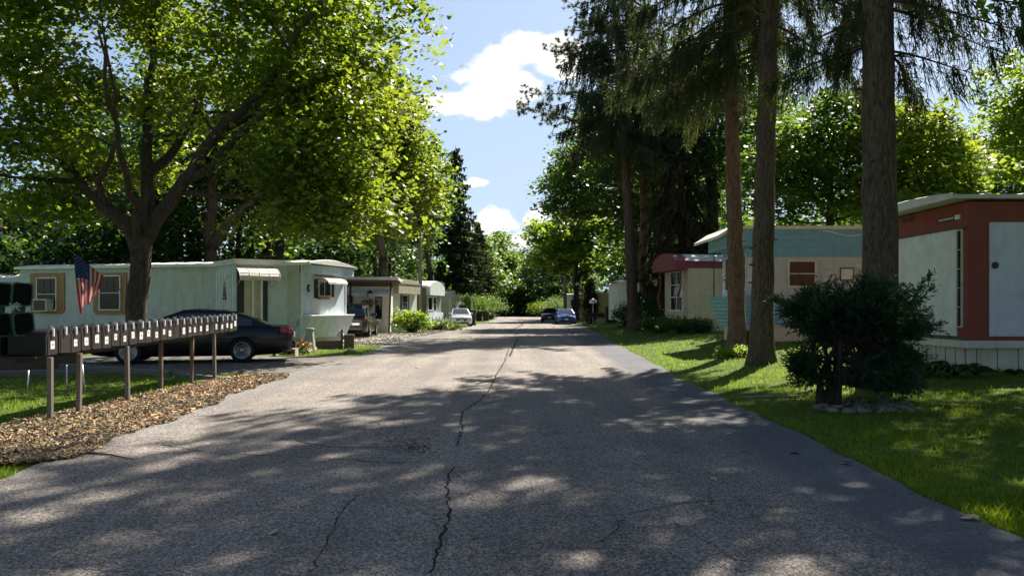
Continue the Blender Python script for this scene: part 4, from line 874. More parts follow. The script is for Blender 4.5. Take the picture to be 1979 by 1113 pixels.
# ------------------------------------------------------------------ mobile homes
class Home:
    """right-handed frame: y = 0 is the long side facing the camera, x = 0 is the end facing the road"""
    def __init__(s, name, label, x0, y0, ang, z0=None, side=1, cat='mobile home'):
        s.o = Vector((x0, y0, gzf(x0, y0) if z0 is None else z0)); s.a = R(ang); s.side = side
        s.t = empty(name, s.o, s.a, label, cat)
        s.ux = Vector((math.cos(s.a), math.sin(s.a))); s.uy = Vector((-math.sin(s.a), math.cos(s.a)))
    def near(s, px, off=0.0):
        """local x on the long wall (offset outwards) seen at pixel px, and its depth Y"""
        d = Vector(((px - CX) / F, 1)); p0 = Vector((s.o.x, s.o.y)) - s.uy * off
        # p0 + ux*a = d*t
        det = s.ux.x * (-d.y) - (-d.x) * s.ux.y; a = ((-p0.x) * (-d.y) - (-d.x) * (-p0.y)) / det
        q = p0 + s.ux * a; return a, q.y
    def end(s, px, off=0.0):
        d = Vector(((px - CX) / F, 1)); p0 = Vector((s.o.x, s.o.y)) + s.ux * (off * s.side)
        det = s.uy.x * (-d.y) - (-d.x) * s.uy.y; a = ((-p0.x) * (-d.y) - (-d.x) * (-p0.y)) / det
        q = p0 + s.uy * a; return a, q.y
    def z(s, py, Y): return Z(py, Y) - s.o.z
    def Tn(s, a, dep, z): return Vector((a, -dep, z))
    def Te(s, a, dep, z): return Vector((dep * s.side, a, z))
    def slab(s, mb, face, a0, a1, d0, d1, z0, z1, bev=0.0):
        if face == 'n': mb.box(a0, a1, -d1, -d0, z0, z1, bev=bev)
        else: mb.box(d0 * s.side, d1 * s.side, a0, a1, z0, z1, bev=bev)
    def window(s, face, a0, a1, z0, z1, frame=0.05, fm='white', cols=1, rows=2, pane=None, parent=None, depth=0.05, fname='window', d0=0.0):
        a0, a1 = min(a0, a1), max(a0, a1); mb = MB(); depth = depth + d0
        for (p, q, r, u) in ((a0 - frame, a0, z0 - frame, z1 + frame), (a1, a1 + frame, z0 - frame, z1 + frame), (a0, a1, z0 - frame, z0), (a0, a1, z1, z1 + frame)): s.slab(mb, face, p, q, d0 - 0.02, depth, r, u)
        t = frame * 0.5
        for i in range(1, cols): c = a0 + (a1 - a0) * i / cols; s.slab(mb, face, c - t / 2, c + t / 2, d0 - 0.01, d0 + (depth - d0) * 0.7, z0, z1)
        for j in range(1, rows): c = z0 + (z1 - z0) * j / rows; s.slab(mb, face, a0, a1, d0 - 0.01, d0 + (depth - d0) * 0.62, c - t * 0.6, c + t * 0.6)
        w = mb.build(fname, M[fm], parent or s.t)
        g = MB(); s.slab(g, face, a0, a1, d0 - 0.01, d0 + (depth - d0) * 0.3, z0, z1); g.build('pane', pane or M['glass'], w); return w
    def awning(s, face, a0, a1, z1, drop, outd, mat='roof_white', name='awning', curve=True, ribs=4):
        a0, a1 = min(a0, a1), max(a0, a1); mb = MB(); n = 10
        def prof(t):  # t 0 at the wall, 1 at the outer lip
            return (outd * math.sin(t * math.pi / 2), z1 - drop * (1 - math.cos(t * math.pi / 2))) if curve else (outd * t, z1 - drop * t)
        T = s.Tn if face == 'n' else s.Te
        V = []
        for i in range(n + 1):
            d, z = prof(i / n)
            for a in (a0, a1): V += [T(a, d, z), T(a, d, z - 0.02)]
        Fc = []
        for i in range(n):
            b = i * 4; Fc += [[b, b + 2, b + 6, b + 4], [b + 1, b + 5, b + 7, b + 3], [b, b + 4, b + 5, b + 1], [b + 2, b + 3, b + 7, b + 6]]
        Fc += [[0, 1, 3, 2], [n * 4, n * 4 + 2, n * 4 + 3, n * 4 + 1]]
        mb.add(V, Fc, False)
        for k in range(ribs + 1):
            a = a0 + (a1 - a0) * k / ribs; mb.tube([T(a, prof(i / n)[0], prof(i / n)[1] + 0.006) for i in range(n + 1)], 0.012, 5)
        for i in range(1, 6):
            d, z = prof(i / 6 + 0.08); mb.tube([T(a0, d, z + 0.004), T(a1, d, z + 0.004)], 0.009, 4)
        for a in (a0 + 0.04, a1 - 0.04): mb.tube([T(a, 0.0, z1 - drop - 0.15), T(a, outd * 0.75, prof(0.6)[1] - 0.03)], 0.01, 5)
        return mb.build(name, M[mat], s.t)

# ---- mint green home (left)
h1 = Home('mobile_home', 'mint green mobile home with tan wooden window surrounds and an awning over its door', X(578, 29.2), 29.2, -15, 0.0, side=1)
aL, _ = h1.near(38); a415, Y415 = h1.near(415); A455 = h1.near(455, 1.25)[0]
Hw = 3.28; W1 = 3.6; Zs = 0.75
def tolocal(h, x, y):
    v = Vector((x, y)) - Vector((h.o.x, h.o.y)); return (v.dot(h.ux), v.dot(h.uy))
mb = MB(); mb.box(aL, 0.0, 0.0, W1, Zs, Hw - 0.14); mb.build('wall', M['mint'], h1.t)
mb = MB(); mb.box(aL, -0.3, 0.05, W1 - 0.05, -0.1, Zs); mb.build('skirt', M['mint_ribbed'], h1.t)
# end wall panels facing the road: pale blue above the belt, flared lower part
aE0, aE1 = 0.0, W1
mb = MB(); mb.box(0.003, 0.10, 0.02, W1 - 0.02, 1.18, Hw - 0.45); mb.build('end_panel', M['mint_end'], h1.t)
mb = MB(); mb.prism([(0.0, 1.18), (0.50, 1.18), (0.12, 0.33), (-0.35, 0.33)], 0.0, W1, axis='y'); mb.build('front_flare', M['offwhite'] if False else M['mint_end'], h1.t)
mb = MB(); mb.box(0.0, 0.53, -0.01, W1 + 0.01, 1.18, 1.23, bev=0.01); mb.box(0.10, 0.13, -0.02, 0.04, 0.3, Hw - 0.15); mb.box(0.10, 0.13, W1 - 0.05, W1 + 0.01, 0.3, Hw - 0.15); mb.build('belt_trim', M['white'], h1.t)
mb = MB(); mb.box(0.104, 0.42, 0.10, W1 + 0.12, Hw - 0.46, Hw - 0.13); mb.build('end_visor', paint('visor', (0.52, 0.60, 0.64), 0.5, ribs=('y', 0.3, 0.4, True)), h1.t)
mb = MB(); mb.box(-0.3, 0.02, 0.1, W1 - 0.1, -0.05, 0.33); mb.build('end_skirt', paint('ribbed skirt', (0.45, 0.47, 0.42), 0.7, ribs=('y', 0.14, 0.8, False)), h1.t)
# roof: shallow curved sheet with fascia and standing seams
def curved_roof(h, x0, x1, y0, y1, z, rise=0.16, over=0.12, name='roof', mat='roof_white', seams=0, fascia=0.13, fmat='white', ends=None):
    n = 12; yy0, yy1 = y0 - over, y1 + over
    poly = [(yy0, z - fascia * 0.1)] + [(yy0 + (yy1 - yy0) * i / n, z + 0.02 + rise * math.sin(math.pi * i / n)) for i in range(n + 1)] + [(yy1, z - fascia * 0.1)]
    mb = MB(); mb.prism(poly, x0 - over, x1 + over, axis='x')
    if seams:
        for k in range(seams + 1):
            xx = x0 + (x1 - x0) * k / seams; mb.tube([Vector((xx, p[0], p[1] + 0.012)) for p in poly[1:-1]], 0.02, 4)
    r = mb.build(name, M[mat], h.t)
    mb = MB(); mb.box(x0 - over - 0.02, x1 + over + 0.02, yy0 - 0.03, yy0, z - fascia, z + 0.035); mb.box(x0 - over - 0.02, x1 + over + 0.02, yy1, yy1 + 0.03, z - fascia, z + 0.035)
    mb.build('fascia', M[fmat], r); return r
curved_roof(h1, aL, 0.42, 0, W1, Hw - 0.08, seams=14, fascia=0.08)
# vestibule with the door, its corner pushed towards the camera
v0 = tolocal(h1, X(417, 30.6), 30.6); v0 = (h1.near(417)[0], -0.002); vc = tolocal(h1, X(456, 28.3), 28.3); v2 = (h1.near(556)[0], -0.002)
poly = [(v0[0], 0.0), (vc[0], vc[1]), (v2[0] + 0.0, -0.002 - 0.0)]
poly = [(v0[0], 0.3), (v0[0], -0.004), vc, (v2[0], -0.004), (v2[0], 0.3)]
mb = MB(); mb.prism(poly, Zs - 0.1, Hw - 0.16); mb.build('vestibule', M['mint_end'], h1.t)
mb = MB(); cx_ = sum(p[0] for p in poly) / 5; cy_ = sum(p[1] for p in poly) / 5
mb.prism([(cx_ + (p[0] - cx_) * 1.09, cy_ + (p[1] - cy_) * 1.12) for p in poly], Hw - 0.17, Hw + 0.03); mb.build('vestibule_roof', M['roof_white'], h1.t)
def seg_slab(mb, p, q, t0, t1, d0, d1, z0, z1):
    """box standing along the segment p-q between fractions t0..t1, offset outwards"""
    p = Vector((*p, 0)); q = Vector((*q, 0)); u = (q - p); L = u.length; u.normalize(); nn = Vector((u.y, -u.x, 0))
    T = lambda v: p + u * v.x + nn * v.y + Vector((0, 0, v.z)); mb.box(L * t0, L * t1, d0, d1, z0, z1, T=T)
def seg_prof(p, q):
    p = Vector((*p, 0)); q = Vector((*q, 0)); u = (q - p); L = u.length; u.normalize(); nn = Vector((u.y, -u.x, 0)); return (lambda a, d, z: p + u * a * L + nn * d + Vector((0, 0, z)))
mb = MB()
for i in range(7): seg_slab(mb, poly[1], vc, 0.08 + i * 0.13, 0.13 + i * 0.13, 0.0, 0.03, Zs + 0.2, Hw - 0.42)
mb.build('ribbed_panel', M['white'], h1.t)
mb = MB(); seg_slab(mb, vc, poly[3], 0.02, 0.14, 0.002, 0.05, Zs, Hw - 0.45); seg_slab(mb, vc, poly[3], 0.50, 0.60, 0.002, 0.05, Zs, Hw - 0.45); mb.build('shutter', M['black_trim'], h1.t)
mb = MB(); seg_slab(mb, vc, poly[3], 0.15, 0.30, 0.002, 0.045, Zs, Hw - 0.47); seg_slab(mb, vc, poly[3], 0.335, 0.455, 0.002, 0.035, Zs, Hw - 0.47); mb.build('door', M['beige'], h1.t)
mb = MB(); seg_slab(mb, vc, poly[3], 0.295, 0.335, 0.0, 0.09, Zs, Hw - 0.40); seg_slab(mb, vc, poly[3], 0.455, 0.50, 0.0, 0.09, Zs, Hw - 0.40); mb.build('door_post', M['white'], h1.t)
Tq = seg_prof(vc, poly[3])
mb = MB(); n = 10; a0, a1 = -0.02, 0.74; V = []
for i in range(n + 1):
    t = i / n; d = 0.82 * math.sin(t * math.pi / 2); z = Hw - 0.30 - 0.46 * (1 - math.cos(t * math.pi / 2))
    for a in (a0, a1): V += [Tq(a, d, z), Tq(a, d, z - 0.02)]
Fc = []
for i in range(n): b = i * 4; Fc += [[b, b + 2, b + 6, b + 4], [b + 1, b + 5, b + 7, b + 3], [b, b + 4, b + 5, b + 1], [b + 2, b + 3, b + 7, b + 6]]
mb.add(V, Fc)
for k in range(5):
    a = a0 + (a1 - a0) * k / 4; mb.tube([Tq(a, 0.82 * math.sin(i / n * math.pi / 2), Hw - 0.294 - 0.46 * (1 - math.cos(i / n * math.pi / 2))) for i in range(n + 1)], 0.012, 5)
for i in range(1, 7):
    t = i / 6.2; d = 0.82 * math.sin(t * math.pi / 2); z = Hw - 0.295 - 0.46 * (1 - math.cos(t * math.pi / 2)); mb.tube([Tq(a0, d, z), Tq(a1, d, z)], 0.009, 4)
for a in (0.03, 0.7): mb.tube([Tq(a, 0.02, Hw - 0.95), Tq(a, 0.7, Hw - 0.62)], 0.012, 5)
mb.build('awning', M['offwhite'], h1.t)
# wall lamps
for a, zz, fr in ((0.72, Hw - 0.62, (poly[1], vc)), (0.66, Hw - 0.85, (vc, poly[3]))):
    T_ = seg_prof(*fr); c = T_(a, 0.12, zz); mb = MB(); mb.lathe([(0.0, -0.07), (0.06, -0.05), (0.075, 0.0), (0.05, 0.06), (0.0, 0.08)], 12, T=lambda v, c=c: v + c); mb.tube([T_(a, 0.0, zz + 0.03), c + Vector((0, 0, 0.05))], 0.02, 6); mb.build('wall_lamp', M['white'], h1.t)
# windows with wooden surrounds on the long side
def near_win(px0, px1, py0, py1):
    a0, Ya = h1.near(px0); a1, Yb = h1.near(px1); Ym = (Ya + Yb) / 2; return a0, a1, h1.z(py1, Ym), h1.z(py0, Ym)
sur = []
for (px0, px1, py0, py1), (qx0, qx1, qy0, qy1) in (((60, 126, 528, 606), (74, 112, 537, 600)), ((182, 246, 527, 608), (195, 235, 533, 599))):
    a0, a1, z0, z1 = near_win(px0, px1, py0, py1); b0, b1, w0, w1 = near_win(qx0, qx1, qy0, qy1)
    mb = MB(); ch = 0.14
    outer = [(a0, z1), (a1, z1), (a1, z0 + ch), (a1 - ch, z0), (a0 + ch, z0), (a0, z0 + ch)]
    mb.prism(outer, -0.045, -0.002, axis='y'); mb.build('window_surround', M['trim_wood'], h1.t)
    w = h1.window('n', b0 + 0.03, b1 - 0.03, w0 + 0.03, w1 - 0.03, frame=0.045, cols=1, rows=2, depth=0.05, d0=0.05)
    mb = MB(); zm = (w0 + w1) / 2
    for i in (1, 2): c = b0 + (b1 - b0) * i / 3; mb.box(c - 0.01, c + 0.01, -0.092, -0.085, zm, w1 - 0.03)
    mb.box(b0, b1, -0.092, -0.085, (zm + w1) / 2 - 0.01, (zm + w1) / 2 + 0.01); mb.build('muntins', M['wood_grey'], w)
# end window with black shutters, small awning and flower box
def end_win(px0, px1, py0, py1, h=h1, off=0.1):
    a0, Ya = h.end(px0, off); a1, Yb = h.end(px1, off); Ym = (Ya + Yb) / 2; return a0, a1, h.z(py1, Ym), h.z(py0, Ym)
ea = 0.34 * W1; eb = 0.62 * W1
mb = MB(); h1.slab(mb, 'e', ea - 0.28, ea, 0.10, 0.14, 1.88, 2.62); h1.slab(mb, 'e', eb, eb + 0.28, 0.10, 0.14, 1.88, 2.62); mb.build('shutter', M['black_trim'], h1.t)
w = h1.window('e', ea + 0.04, eb - 0.04, 2.0, 2.55, fm='offwhite', cols=2, rows=1, depth=0.05, d0=0.11)
mb = MB(); h1.slab(mb, 'e', ea - 0.03, eb + 0.03, 0.10, 0.26, 1.84, 1.94); mb.build('flower_box', M['trim_wood'], h1.t)
aw = h1.awning('e', ea - 0.25, eb + 0.35, 2.72, 0.26, 0.62, mat='offwhite', name='window_awning', ribs=3)
aw.location.x = 0.10
# air conditioner in the left window
a0, a1, z0, z1 = near_win(80, 106, 578, 602)
ac = empty('air_conditioner', h1.t.matrix_basis @ Vector(((a0 + a1) / 2, -0.05, z0)) if False else (h1.o + Vector(((h1.ux * ((a0 + a1) / 2) - h1.uy * 0.05).x, (h1.ux * ((a0 + a1) / 2) - h1.uy * 0.05).y, z0))), h1.a, 'boxy window air conditioner sticking out of the leftmost window', 'air conditioner')
wd = (a1 - a0) / 2; hh_ = z1 - z0
mb = MB(); mb.box(-wd, wd, -0.38, 0.08, 0, hh_, bev=0.015); mb.build('casing', M['offwhite'], ac)
mb = MB(); mb.box(-wd + 0.05, wd - 0.05, -0.39, -0.375, 0.05, hh_ - 0.05)
for i in range(9): z = 0.07 + (hh_ - 0.14) * i / 8; mb.box(-wd + 0.05, wd - 0.05, -0.40, -0.392, z - 0.006, z + 0.006)
mb.build('grille', M['wood_brown'], ac)
# hanging sign and plaque
T_ = seg_prof(poly[1], vc)
c = T_(0.50, 0.05, 0); base = h1.o + Vector(((h1.ux * c.x + h1.uy * c.y).x, (h1.ux * c.x + h1.uy * c.y).y, 0)); segd = (Vector((*vc, 0)) - Vector((*poly[1], 0))); sa = h1.a + math.atan2(segd.y, segd.x)
Ys = base.y; zs = Z(579, Ys)
sg = empty('hanging_sign', (base.x, base.y, zs), sa, 'small bear figure over a dark green sign board hanging beside the awning door', 'sign')
mb = MB(); mb.box(-0.16, 0.16, -0.02, 0.01, 0.0, 0.20, bev=0.008); mb.build('board', M['green_plastic'], sg)
mb = MB()
for i in range(6): mb.box(-0.11 + i * 0.04, -0.085 + i * 0.04, -0.024, -0.020, 0.06 + 0.01 * (i % 2), 0.14)
mb.build('lettering', M['mint_end'], sg)
mb = MB()
for (x_, z_, r__) in ((0, 0.29, .09), (0, 0.42, .06), (-.05, .47, .025), (.05, .47, .025), (-.09, .33, .035), (.09, .33, .035), (-.07, .21, .04), (.07, .21, .04)): mb.lathe([(0.001, -r__), (r__ * .7, -r__ * .7), (r__, 0), (r__ * .7, r__ * .7), (0.001, r__)], 10, T=lambda v, x_=x_, z_=z_: Vector((v.x + x_, v.y * 0.4, v.z + z_)))
mb.build('bear_figure', M['brick_red'], sg)
mb = MB(); mb.tube([(-.10, 0, .2), (0, 0.01, .68), (.10, 0, .2)], 0.006, 4); mb.build('cord', M['wood_grey'], sg)
c = h1.Te(0.14 * W1, 0.125, 0); base = h1.o + Vector(((h1.ux * c.x + h1.uy * c.y).x, (h1.ux * c.x + h1.uy * c.y).y, 0))
pq = empty('wall_plaque', (base.x, base.y, Z(557, base.y)), h1.a + R(90), 'small round black plaque with a white figure on the pale blue end wall', 'plaque')
mb = MB(); mb.lathe([(0.13, -0.02), (0.13, 0.02), (0.10, 0.03)], 20, T=lambda v: Vector((v.x * .8, v.y, v.z * 1.15)), axis='y', smooth=False); mb.build('disc', M['black_trim'], pq)
mb = MB(); mb.prism([(-.02, -.08), (.03, -.08), (.02, -.01), (.05, .04), (.01, .08), (-.03, .05), (-.01, 0)], -0.036, -0.031, axis='y'); mb.build('figure', M['plate_white'], pq)

# ---- home at the far left edge
h0 = Home('mobile_home', 'low mobile home with a pale bluish roof, cut off at the left edge', X(30, 37), 37, -12, 0.0, side=1)
mb = MB(); mb.box(-10, 0.6, 0, 4, 0, 2.85); mb.build('wall', M['mint'], h0.t); curved_roof(h0, -10, 0.6, 0, 4, 2.95, rise=0.3, seams=10, fascia=0.2, fmat='mint_end')

def simple_home(label, pc, Y, ang, W, L, hgt, side, wallm, roofm, skirtm, z0=None, rise=0.2, zs=0.7, over=0.12, fm='white', fascia=0.12, name='mobile_home'):
    h = Home(name, label, X(pc, Y), Y, ang, z0, side=side)
    x0, x1 = (-L, 0) if side == 1 else (0, L)
    mb = MB(); mb.box(x0, x1, 0, W, zs, hgt - 0.1); mb.build('wall', M[wallm], h.t)
    mb = MB(); mb.box(x0 + 0.06, x1 - 0.06, 0.06, W - 0.06, -0.1, zs); mb.build('skirt', M[skirtm], h.t)
    curved_roof(h, x0, x1, 0, W, hgt - 0.08, rise=rise, over=over, fascia=fascia, fmat=fm, mat=roofm); return h
M['cream_grey'] = paint('cream grey siding', (0.42, 0.41, 0.31), 0.6, dirt=0.3, ribs=('z', 0.14, 0.5, True))
M['lap_white'] = paint('white lap siding', (0.66, 0.65, 0.60), 0.55, dirt=0.25, ribs=('z', 0.13, 0.6, True))
M['sage'] = paint('sage siding', (0.20, 0.25, 0.17), 0.6, dirt=0.3, ribs=('z', 0.13, 0.5, True))
M['sage_grey'] = paint('grey green siding', (0.17, 0.21, 0.18), 0.6, dirt=0.3, ribs=('y', 0.15, 0.4, True))
# ---- second home on the left, porch with flat roof
h2 = Home('mobile_home', 'beige home with a flat porch roof and two small pale awnings behind the dark vehicle', X(754, 45), 45, 6, 0.0, side=1)
mb = MB(); mb.box(-11, 0, 0, 4.0, 0.6, 2.75); mb.build('wall', M['offwhite'], h2.t)
mb = MB(); mb.box(-10.9, -0.1, 0.1, 3.9, -0.1, 0.6); mb.build('skirt', M['offwhite'], h2.t)
mb = MB(); mb.box(-11.2, 0.5, -0.55, 4.2, 3.12, 3.30, bev=0.03); mb.build('porch_roof', M['roof_white'], h2.t)
mb = MB(); mb.box(-11.1, 0.4, -0.45, 4.1, 2.98, 3.11); mb.box(-11, 0.0, 0.0, 4.0, 2.75, 2.98); mb.build('roof_beam', M['wood_brown'], h2.t)
for a in (-2.35, -0.05):
    mb = MB(); mb.tube([(a, -0.42, -0.1), (a + 0.12, -0.42, 3.0)], 0.05, 8); mb.build('porch_post', M['black_trim'], h2.t)
h2.awning('n', h2.near(684)[0], h2.near(718)[0], 2.55, 0.36, 0.7, mat='roof_white', ribs=3); h2.awning('n', h2.near(722)[0], h2.near(752)[0], 2.55, 0.36, 0.7, mat='roof_white', ribs=3)
h2.window('n', h2.near(672)[0], h2.near(682)[0], 1.35, 2.2, fm='trim_wood'); h2.window('n', h2.near(727)[0], h2.near(737)[0], 0.9, 2.1, fm='black_trim', rows=1)
# ---- third home, bay end with lap siding
h3 = simple_home('sage and white home with a rounded roof visor and black shuttered end window', 760, 48.5, -14, 4.1, 11, 3.15, 1, 'lap_white', 'roof_white', 'mint_end', 0.0, rise=0.24)
mb = MB(); mb.box(0.0, 0.32, 0.15, 3.95, 2.42, 3.05); mb.prism([(0.15, 3.05), (3.95, 3.05), (3.2, 3.30), (2.05, 3.36), (0.9, 3.30)], 0.0, 0.36, axis='x'); mb.build('end_visor', M['cream_grey'], h3.t)
mb = MB(); mb.prism([(0.0, 1.25), (0.35, 1.25), (0.0, 0.55), (-0.2, 0.55)], 0, 4.1, axis='y'); mb.prism([(-11, 1.25), (0.0, 1.25), (0.0, 0.62), (-11, 0.62)], -0.03, 0.0, axis='y'); mb.build('front_flare', M['sage'], h3.t)
h3.window('e', 1.45, 2.35, 1.4, 2.3, fm='white', rows=2); mb = MB(); h3.slab(mb, 'e', 1.18, 1.4, 0.0, 0.05, 1.35, 2.35); h3.slab(mb, 'e', 2.4, 2.62, 0.0, 0.05, 1.35, 2.35); mb.build('shutter', M['black_trim'], h3.t)
# ---- fourth home
h4 = simple_home('dark sage home with an arched ribbed gable and white framed windows, behind the utility pole', 824, 57, -12, 3.7, 11, 3.2, 1, 'sage_grey', 'roof_white', 'mint_end', 0.0, rise=0.42)
mb = MB(); mb.prism([(0.0, 2.45), (3.7, 2.45), (3.7, 3.1), (2.9, 3.42), (1.85, 3.54), (0.8, 3.42), (0, 3.1)], 0.003, 0.3, axis='x'); mb.build('end_gable', M['mint_ribbed'], h4.t)
h4.window('e', 0.35, 1.35, 1.35, 2.3, fm='white', rows=1); h4.window('e', 1.65, 2.35, 1.25, 2.3, fm='white', rows=2); mb = MB(); mb.box(0.0, 0.16, 0, 3.7, 0.5, 1.15); mb.build('front_flare', M['mint_end'], h4.t)
# ---- fifth small white home with shell shaped awning
h5 = simple_home('small pale home with a ruffled white awning, left of the brown spruce trunk', 868, 74, -10, 3.6, 9, 3.0, 1, 'lap_white', 'roof_white', 'mint_end', 0.0, rise=0.3)
h5.awning('e', 0.5, 3.2, 2.25, 0.45, 0.8, ribs=6); h5.window('e', 1.3, 2.2, 1.0, 1.8, fm='white')
h6 = simple_home('pale home mostly hidden by shrubs behind the white car', 893, 92, -8, 3.6, 10, 3.2, 1, 'lap_white', 'roof_white', 'mint_end', 0.0, rise=0.2)
h6.window('e', 0.4, 1.2, 1.3, 2.4, fm='white')

# ---- red and white home, right edge
M['rust'] = paint('rust red paint', (0.24, 0.042, 0.025), 0.6, dirt=0.35, dirt_c=(0.12, 0.03, 0.02))
M['greywhite'] = paint('grey white panel', (0.60, 0.62, 0.68), 0.5, dirt=0.15)
M['panel_white'] = paint('cream white panel', (0.70, 0.70, 0.66), 0.55, dirt=0.25)
M['skirt_cream'] = paint('cream skirting boards', (0.58, 0.53, 0.42), 0.7, dirt=0.5, ribs=('x', 0.40, 0.9, True))
YA = 15.4; zA = 0.22
ha = Home('mobile_home', 'rust red and white home with grey white panels at the right edge', X(1870, YA), YA, 0, zA, side=-1)
zt = ha.z(380, YA); zsk = ha.z(660, YA)
WA = 3.4
mb = MB(); mb.box(0, 10, 0, WA, zsk, zt - 0.1); mb.build('wall', M['rust'], ha.t)
mb = MB(); mb.box(0.05, 10, 0.05, WA - 0.05, -0.3, zsk - 0.12); sk = mb.build('skirt', M['skirt_cream'], ha.t)
for i in range(14): mb = MB(); mb.box(0.2 + i * 0.42, 0.212 + i * 0.42, 0.044, 0.049, -0.2, zsk - 0.13); mb.build('board_joint', M['black_trim'], sk)
for i in range(9): mb = MB(); mb.box(0.044, 0.049, 0.15 + i * 0.36, 0.165 + i * 0.36, -0.2, zsk - 0.13); mb.build('board_joint', M['black_trim'], sk)
mb = MB(); mb.box(-0.04, 10, -0.04, WA + 0.04, zsk - 0.13, zsk + 0.02); mb.build('belt_trim', M['offwhite'], ha.t)
n = 12
mb = MB(); poly_ = [(-0.18 + (WA + 0.36) * i / n, zt + 0.02 + 0.09 * math.sin(math.pi * i / n)) for i in range(n + 1)]
mb.prism([(-0.18, zt - 0.06)] + poly_ + [(WA + 0.18, zt - 0.06)], -0.42, 10.2, axis='x')
for k in range(14): mb.tube([Vector((-0.4 + k * 0.75, p[0], p[1] + 0.01)) for p in poly_], 0.018, 4)
mb.build('roof', M['roof_white'], ha.t)
mb = MB(); mb.box(ha.near(1911)[0], ha.near(1911)[0] + 3.2, -0.03, -0.002, ha.z(650, YA), ha.z(430, YA)); mb.build('side_panel', M['greywhite'], ha.t)
pc_ = ha.near(1921)[0]; zc_ = ha.z(513, YA)
mb = MB(); mb.lathe([(0.07, -0.05), (0.07, -0.03), (0.03, -0.055)], 18, T=lambda v: Vector((v.x + pc_, v.y, v.z + zc_)), axis='y', smooth=False); mb.build('round_vent', M['black_trim'], ha.t)
e0, e1 = 0.16, WA - 0.10
mb = MB(); mb.box(-0.035, -0.002, 0.34, e1 - 0.86, zsk + 0.10, zt - 0.62); mb.box(-0.03, -0.002, e1 - 0.85, e1, zsk + 0.10, zt - 0.62); mb.build('end_panel', M['panel_white'], ha.t)
mb = MB(); mb.box(-0.06, -0.002, 0.0, WA, zt - 0.62, zt - 0.58); mb.build('end_trim', M['wood_brown'], ha.t); mb = MB(); mb.box(-0.05, -0.002, 0.0, WA, zsk + 0.02, zsk + 0.09); mb.build('end_trim', M['wood_brown'], ha.t)
ha.window('e', 0.17, 0.32, zsk + 0.30, zt - 0.66, frame=0.025, fm='offwhite', rows=5, depth=0.04)
mb = MB(); mb.box(-0.025, -0.002, 0.42, 1.05, zt - 0.42, zt - 0.33); mb.build('name_plate', M['black_trim'], ha.t)
mb = MB(); mb.box(-0.028, -0.002, 0.24, 0.41, zt - 0.42, zt - 0.33)
for i in range(9): mb.box(-0.028, -0.026, 0.46 + i * 0.062, 0.50 + i * 0.062, zt - 0.395, zt - 0.355)
mb.build('name_tag', M['panel_white'], ha.t)
pl2 = MB(); pl2.box(-0.012, -0.001, 2.02, 2.60, zt - 0.27, zt - 0.13); hp = pl2.build('number_plate', M['rust'], ha.t)
for i in range(5): mb = MB(); mb.box(-0.02, -0.0125, 2.05 + i * 0.09 + (0.06 if i > 2 else 0), 2.11 + i * 0.09 + (0.06 if i > 2 else 0), zt - 0.25, zt - 0.15); mb.build('digit', M['black_trim'], hp)
# small lean-to eave seen left of the trunk
mb = MB(); mb.box(-0.05, 1.5, WA + 0.02, WA + 1.5, zsk + 1.75, zsk + 1.85); mb.box(0.15, 0.3, WA + 1.2, WA + 1.4, -0.2, zsk + 1.75); mb.build('side_porch', M['offwhite'], ha.t)

# ---- blue and white home
M['teal'] = paint('blue band siding', (0.17, 0.37, 0.48), 0.55, dirt=0.25, ribs=('z', 0.20, 0.8, False))
M['grey_lap'] = paint('grey white lap siding', (0.50, 0.50, 0.50), 0.6, dirt=0.25, ribs=('z', 0.20, 0.8, False))
M['teal_deep'] = paint('blue ribbed lower siding', (0.17, 0.36, 0.48), 0.5, dirt=0.2, ribs=('z', 0.13, 1.0, False))
YB = 24.0; zB = 0.45
hb = Home('mobile_home', 'blue and white mobile home behind the two middle trunks, with red curtained window', X(1452, YB), YB, 0, zB, side=-1)
ztb = hb.z(441, YB); z1b = hb.z(497, YB); z2b = hb.z(572, YB); WB = 3.3
mb = MB(); mb.box(0, 11, 0, WB, z1b, ztb - 0.04); mb.build('upper_wall', M['teal'], hb.t)
mb = MB(); mb.box(0.002, 11, 0.002, WB - 0.002, 0.55, z1b); mb.build('wall', M['grey_lap'], hb.t)
mb = MB(); mb.box(-0.01, 11, -0.02, WB, 0.55, z2b - 0.25); mb.build('lower_wall', M['teal_deep'], hb.t)
mb = MB(); mb.prism([(-0.012, z2b), (-0.52, z2b), (-0.12, 0.45), (0.3, 0.45)], 0.0, WB, axis='y'); mb.build('front_flare', M['teal_deep'], hb.t)
mb = MB(); mb.box(0.05, 11, 0.05, WB - 0.05, -0.4, 0.55); mb.build('skirt', M['skirt_cream'], hb.t)
mb = MB(); mb.box(-0.50, -0.002, -0.03, WB, ztb - 0.55, ztb - 0.05); mb.build('end_visor', M['teal'], hb.t)
mb = MB(); poly_ = [(-0.14, ztb - 0.04), (-0.14, ztb + 0.06), (WB * 0.5, ztb + 0.12), (WB + 0.14, ztb + 0.02), (WB + 0.14, ztb - 0.08)]
mb.prism(poly_, -0.55, 11.1, axis='x'); mb.prism([(-0.55, ztb + 0.08), (-0.55, ztb - 0.02), (-1.0, ztb - 0.30), (-1.02, ztb - 0.22)], 0.1, WB, axis='y'); mb.build('roof', M['offwhite'], hb.t)
b0, _ = hb.near(1525); b1, _ = hb.near(1574)
w = hb.window('n', b0, b1, hb.z(552, YB), hb.z(506, YB), frame=0.06, fm='offwhite', rows=2, pane=M['curtain_red'])
b0, _ = hb.near(1625); b1, _ = hb.near(1647)
mb = MB(); mb.box(b0, b1, -0.05, 0, hb.z(540, YB), hb.z(520, YB), bev=0.01); mb.build('meter_cover', M['panel_white'], hb.t)
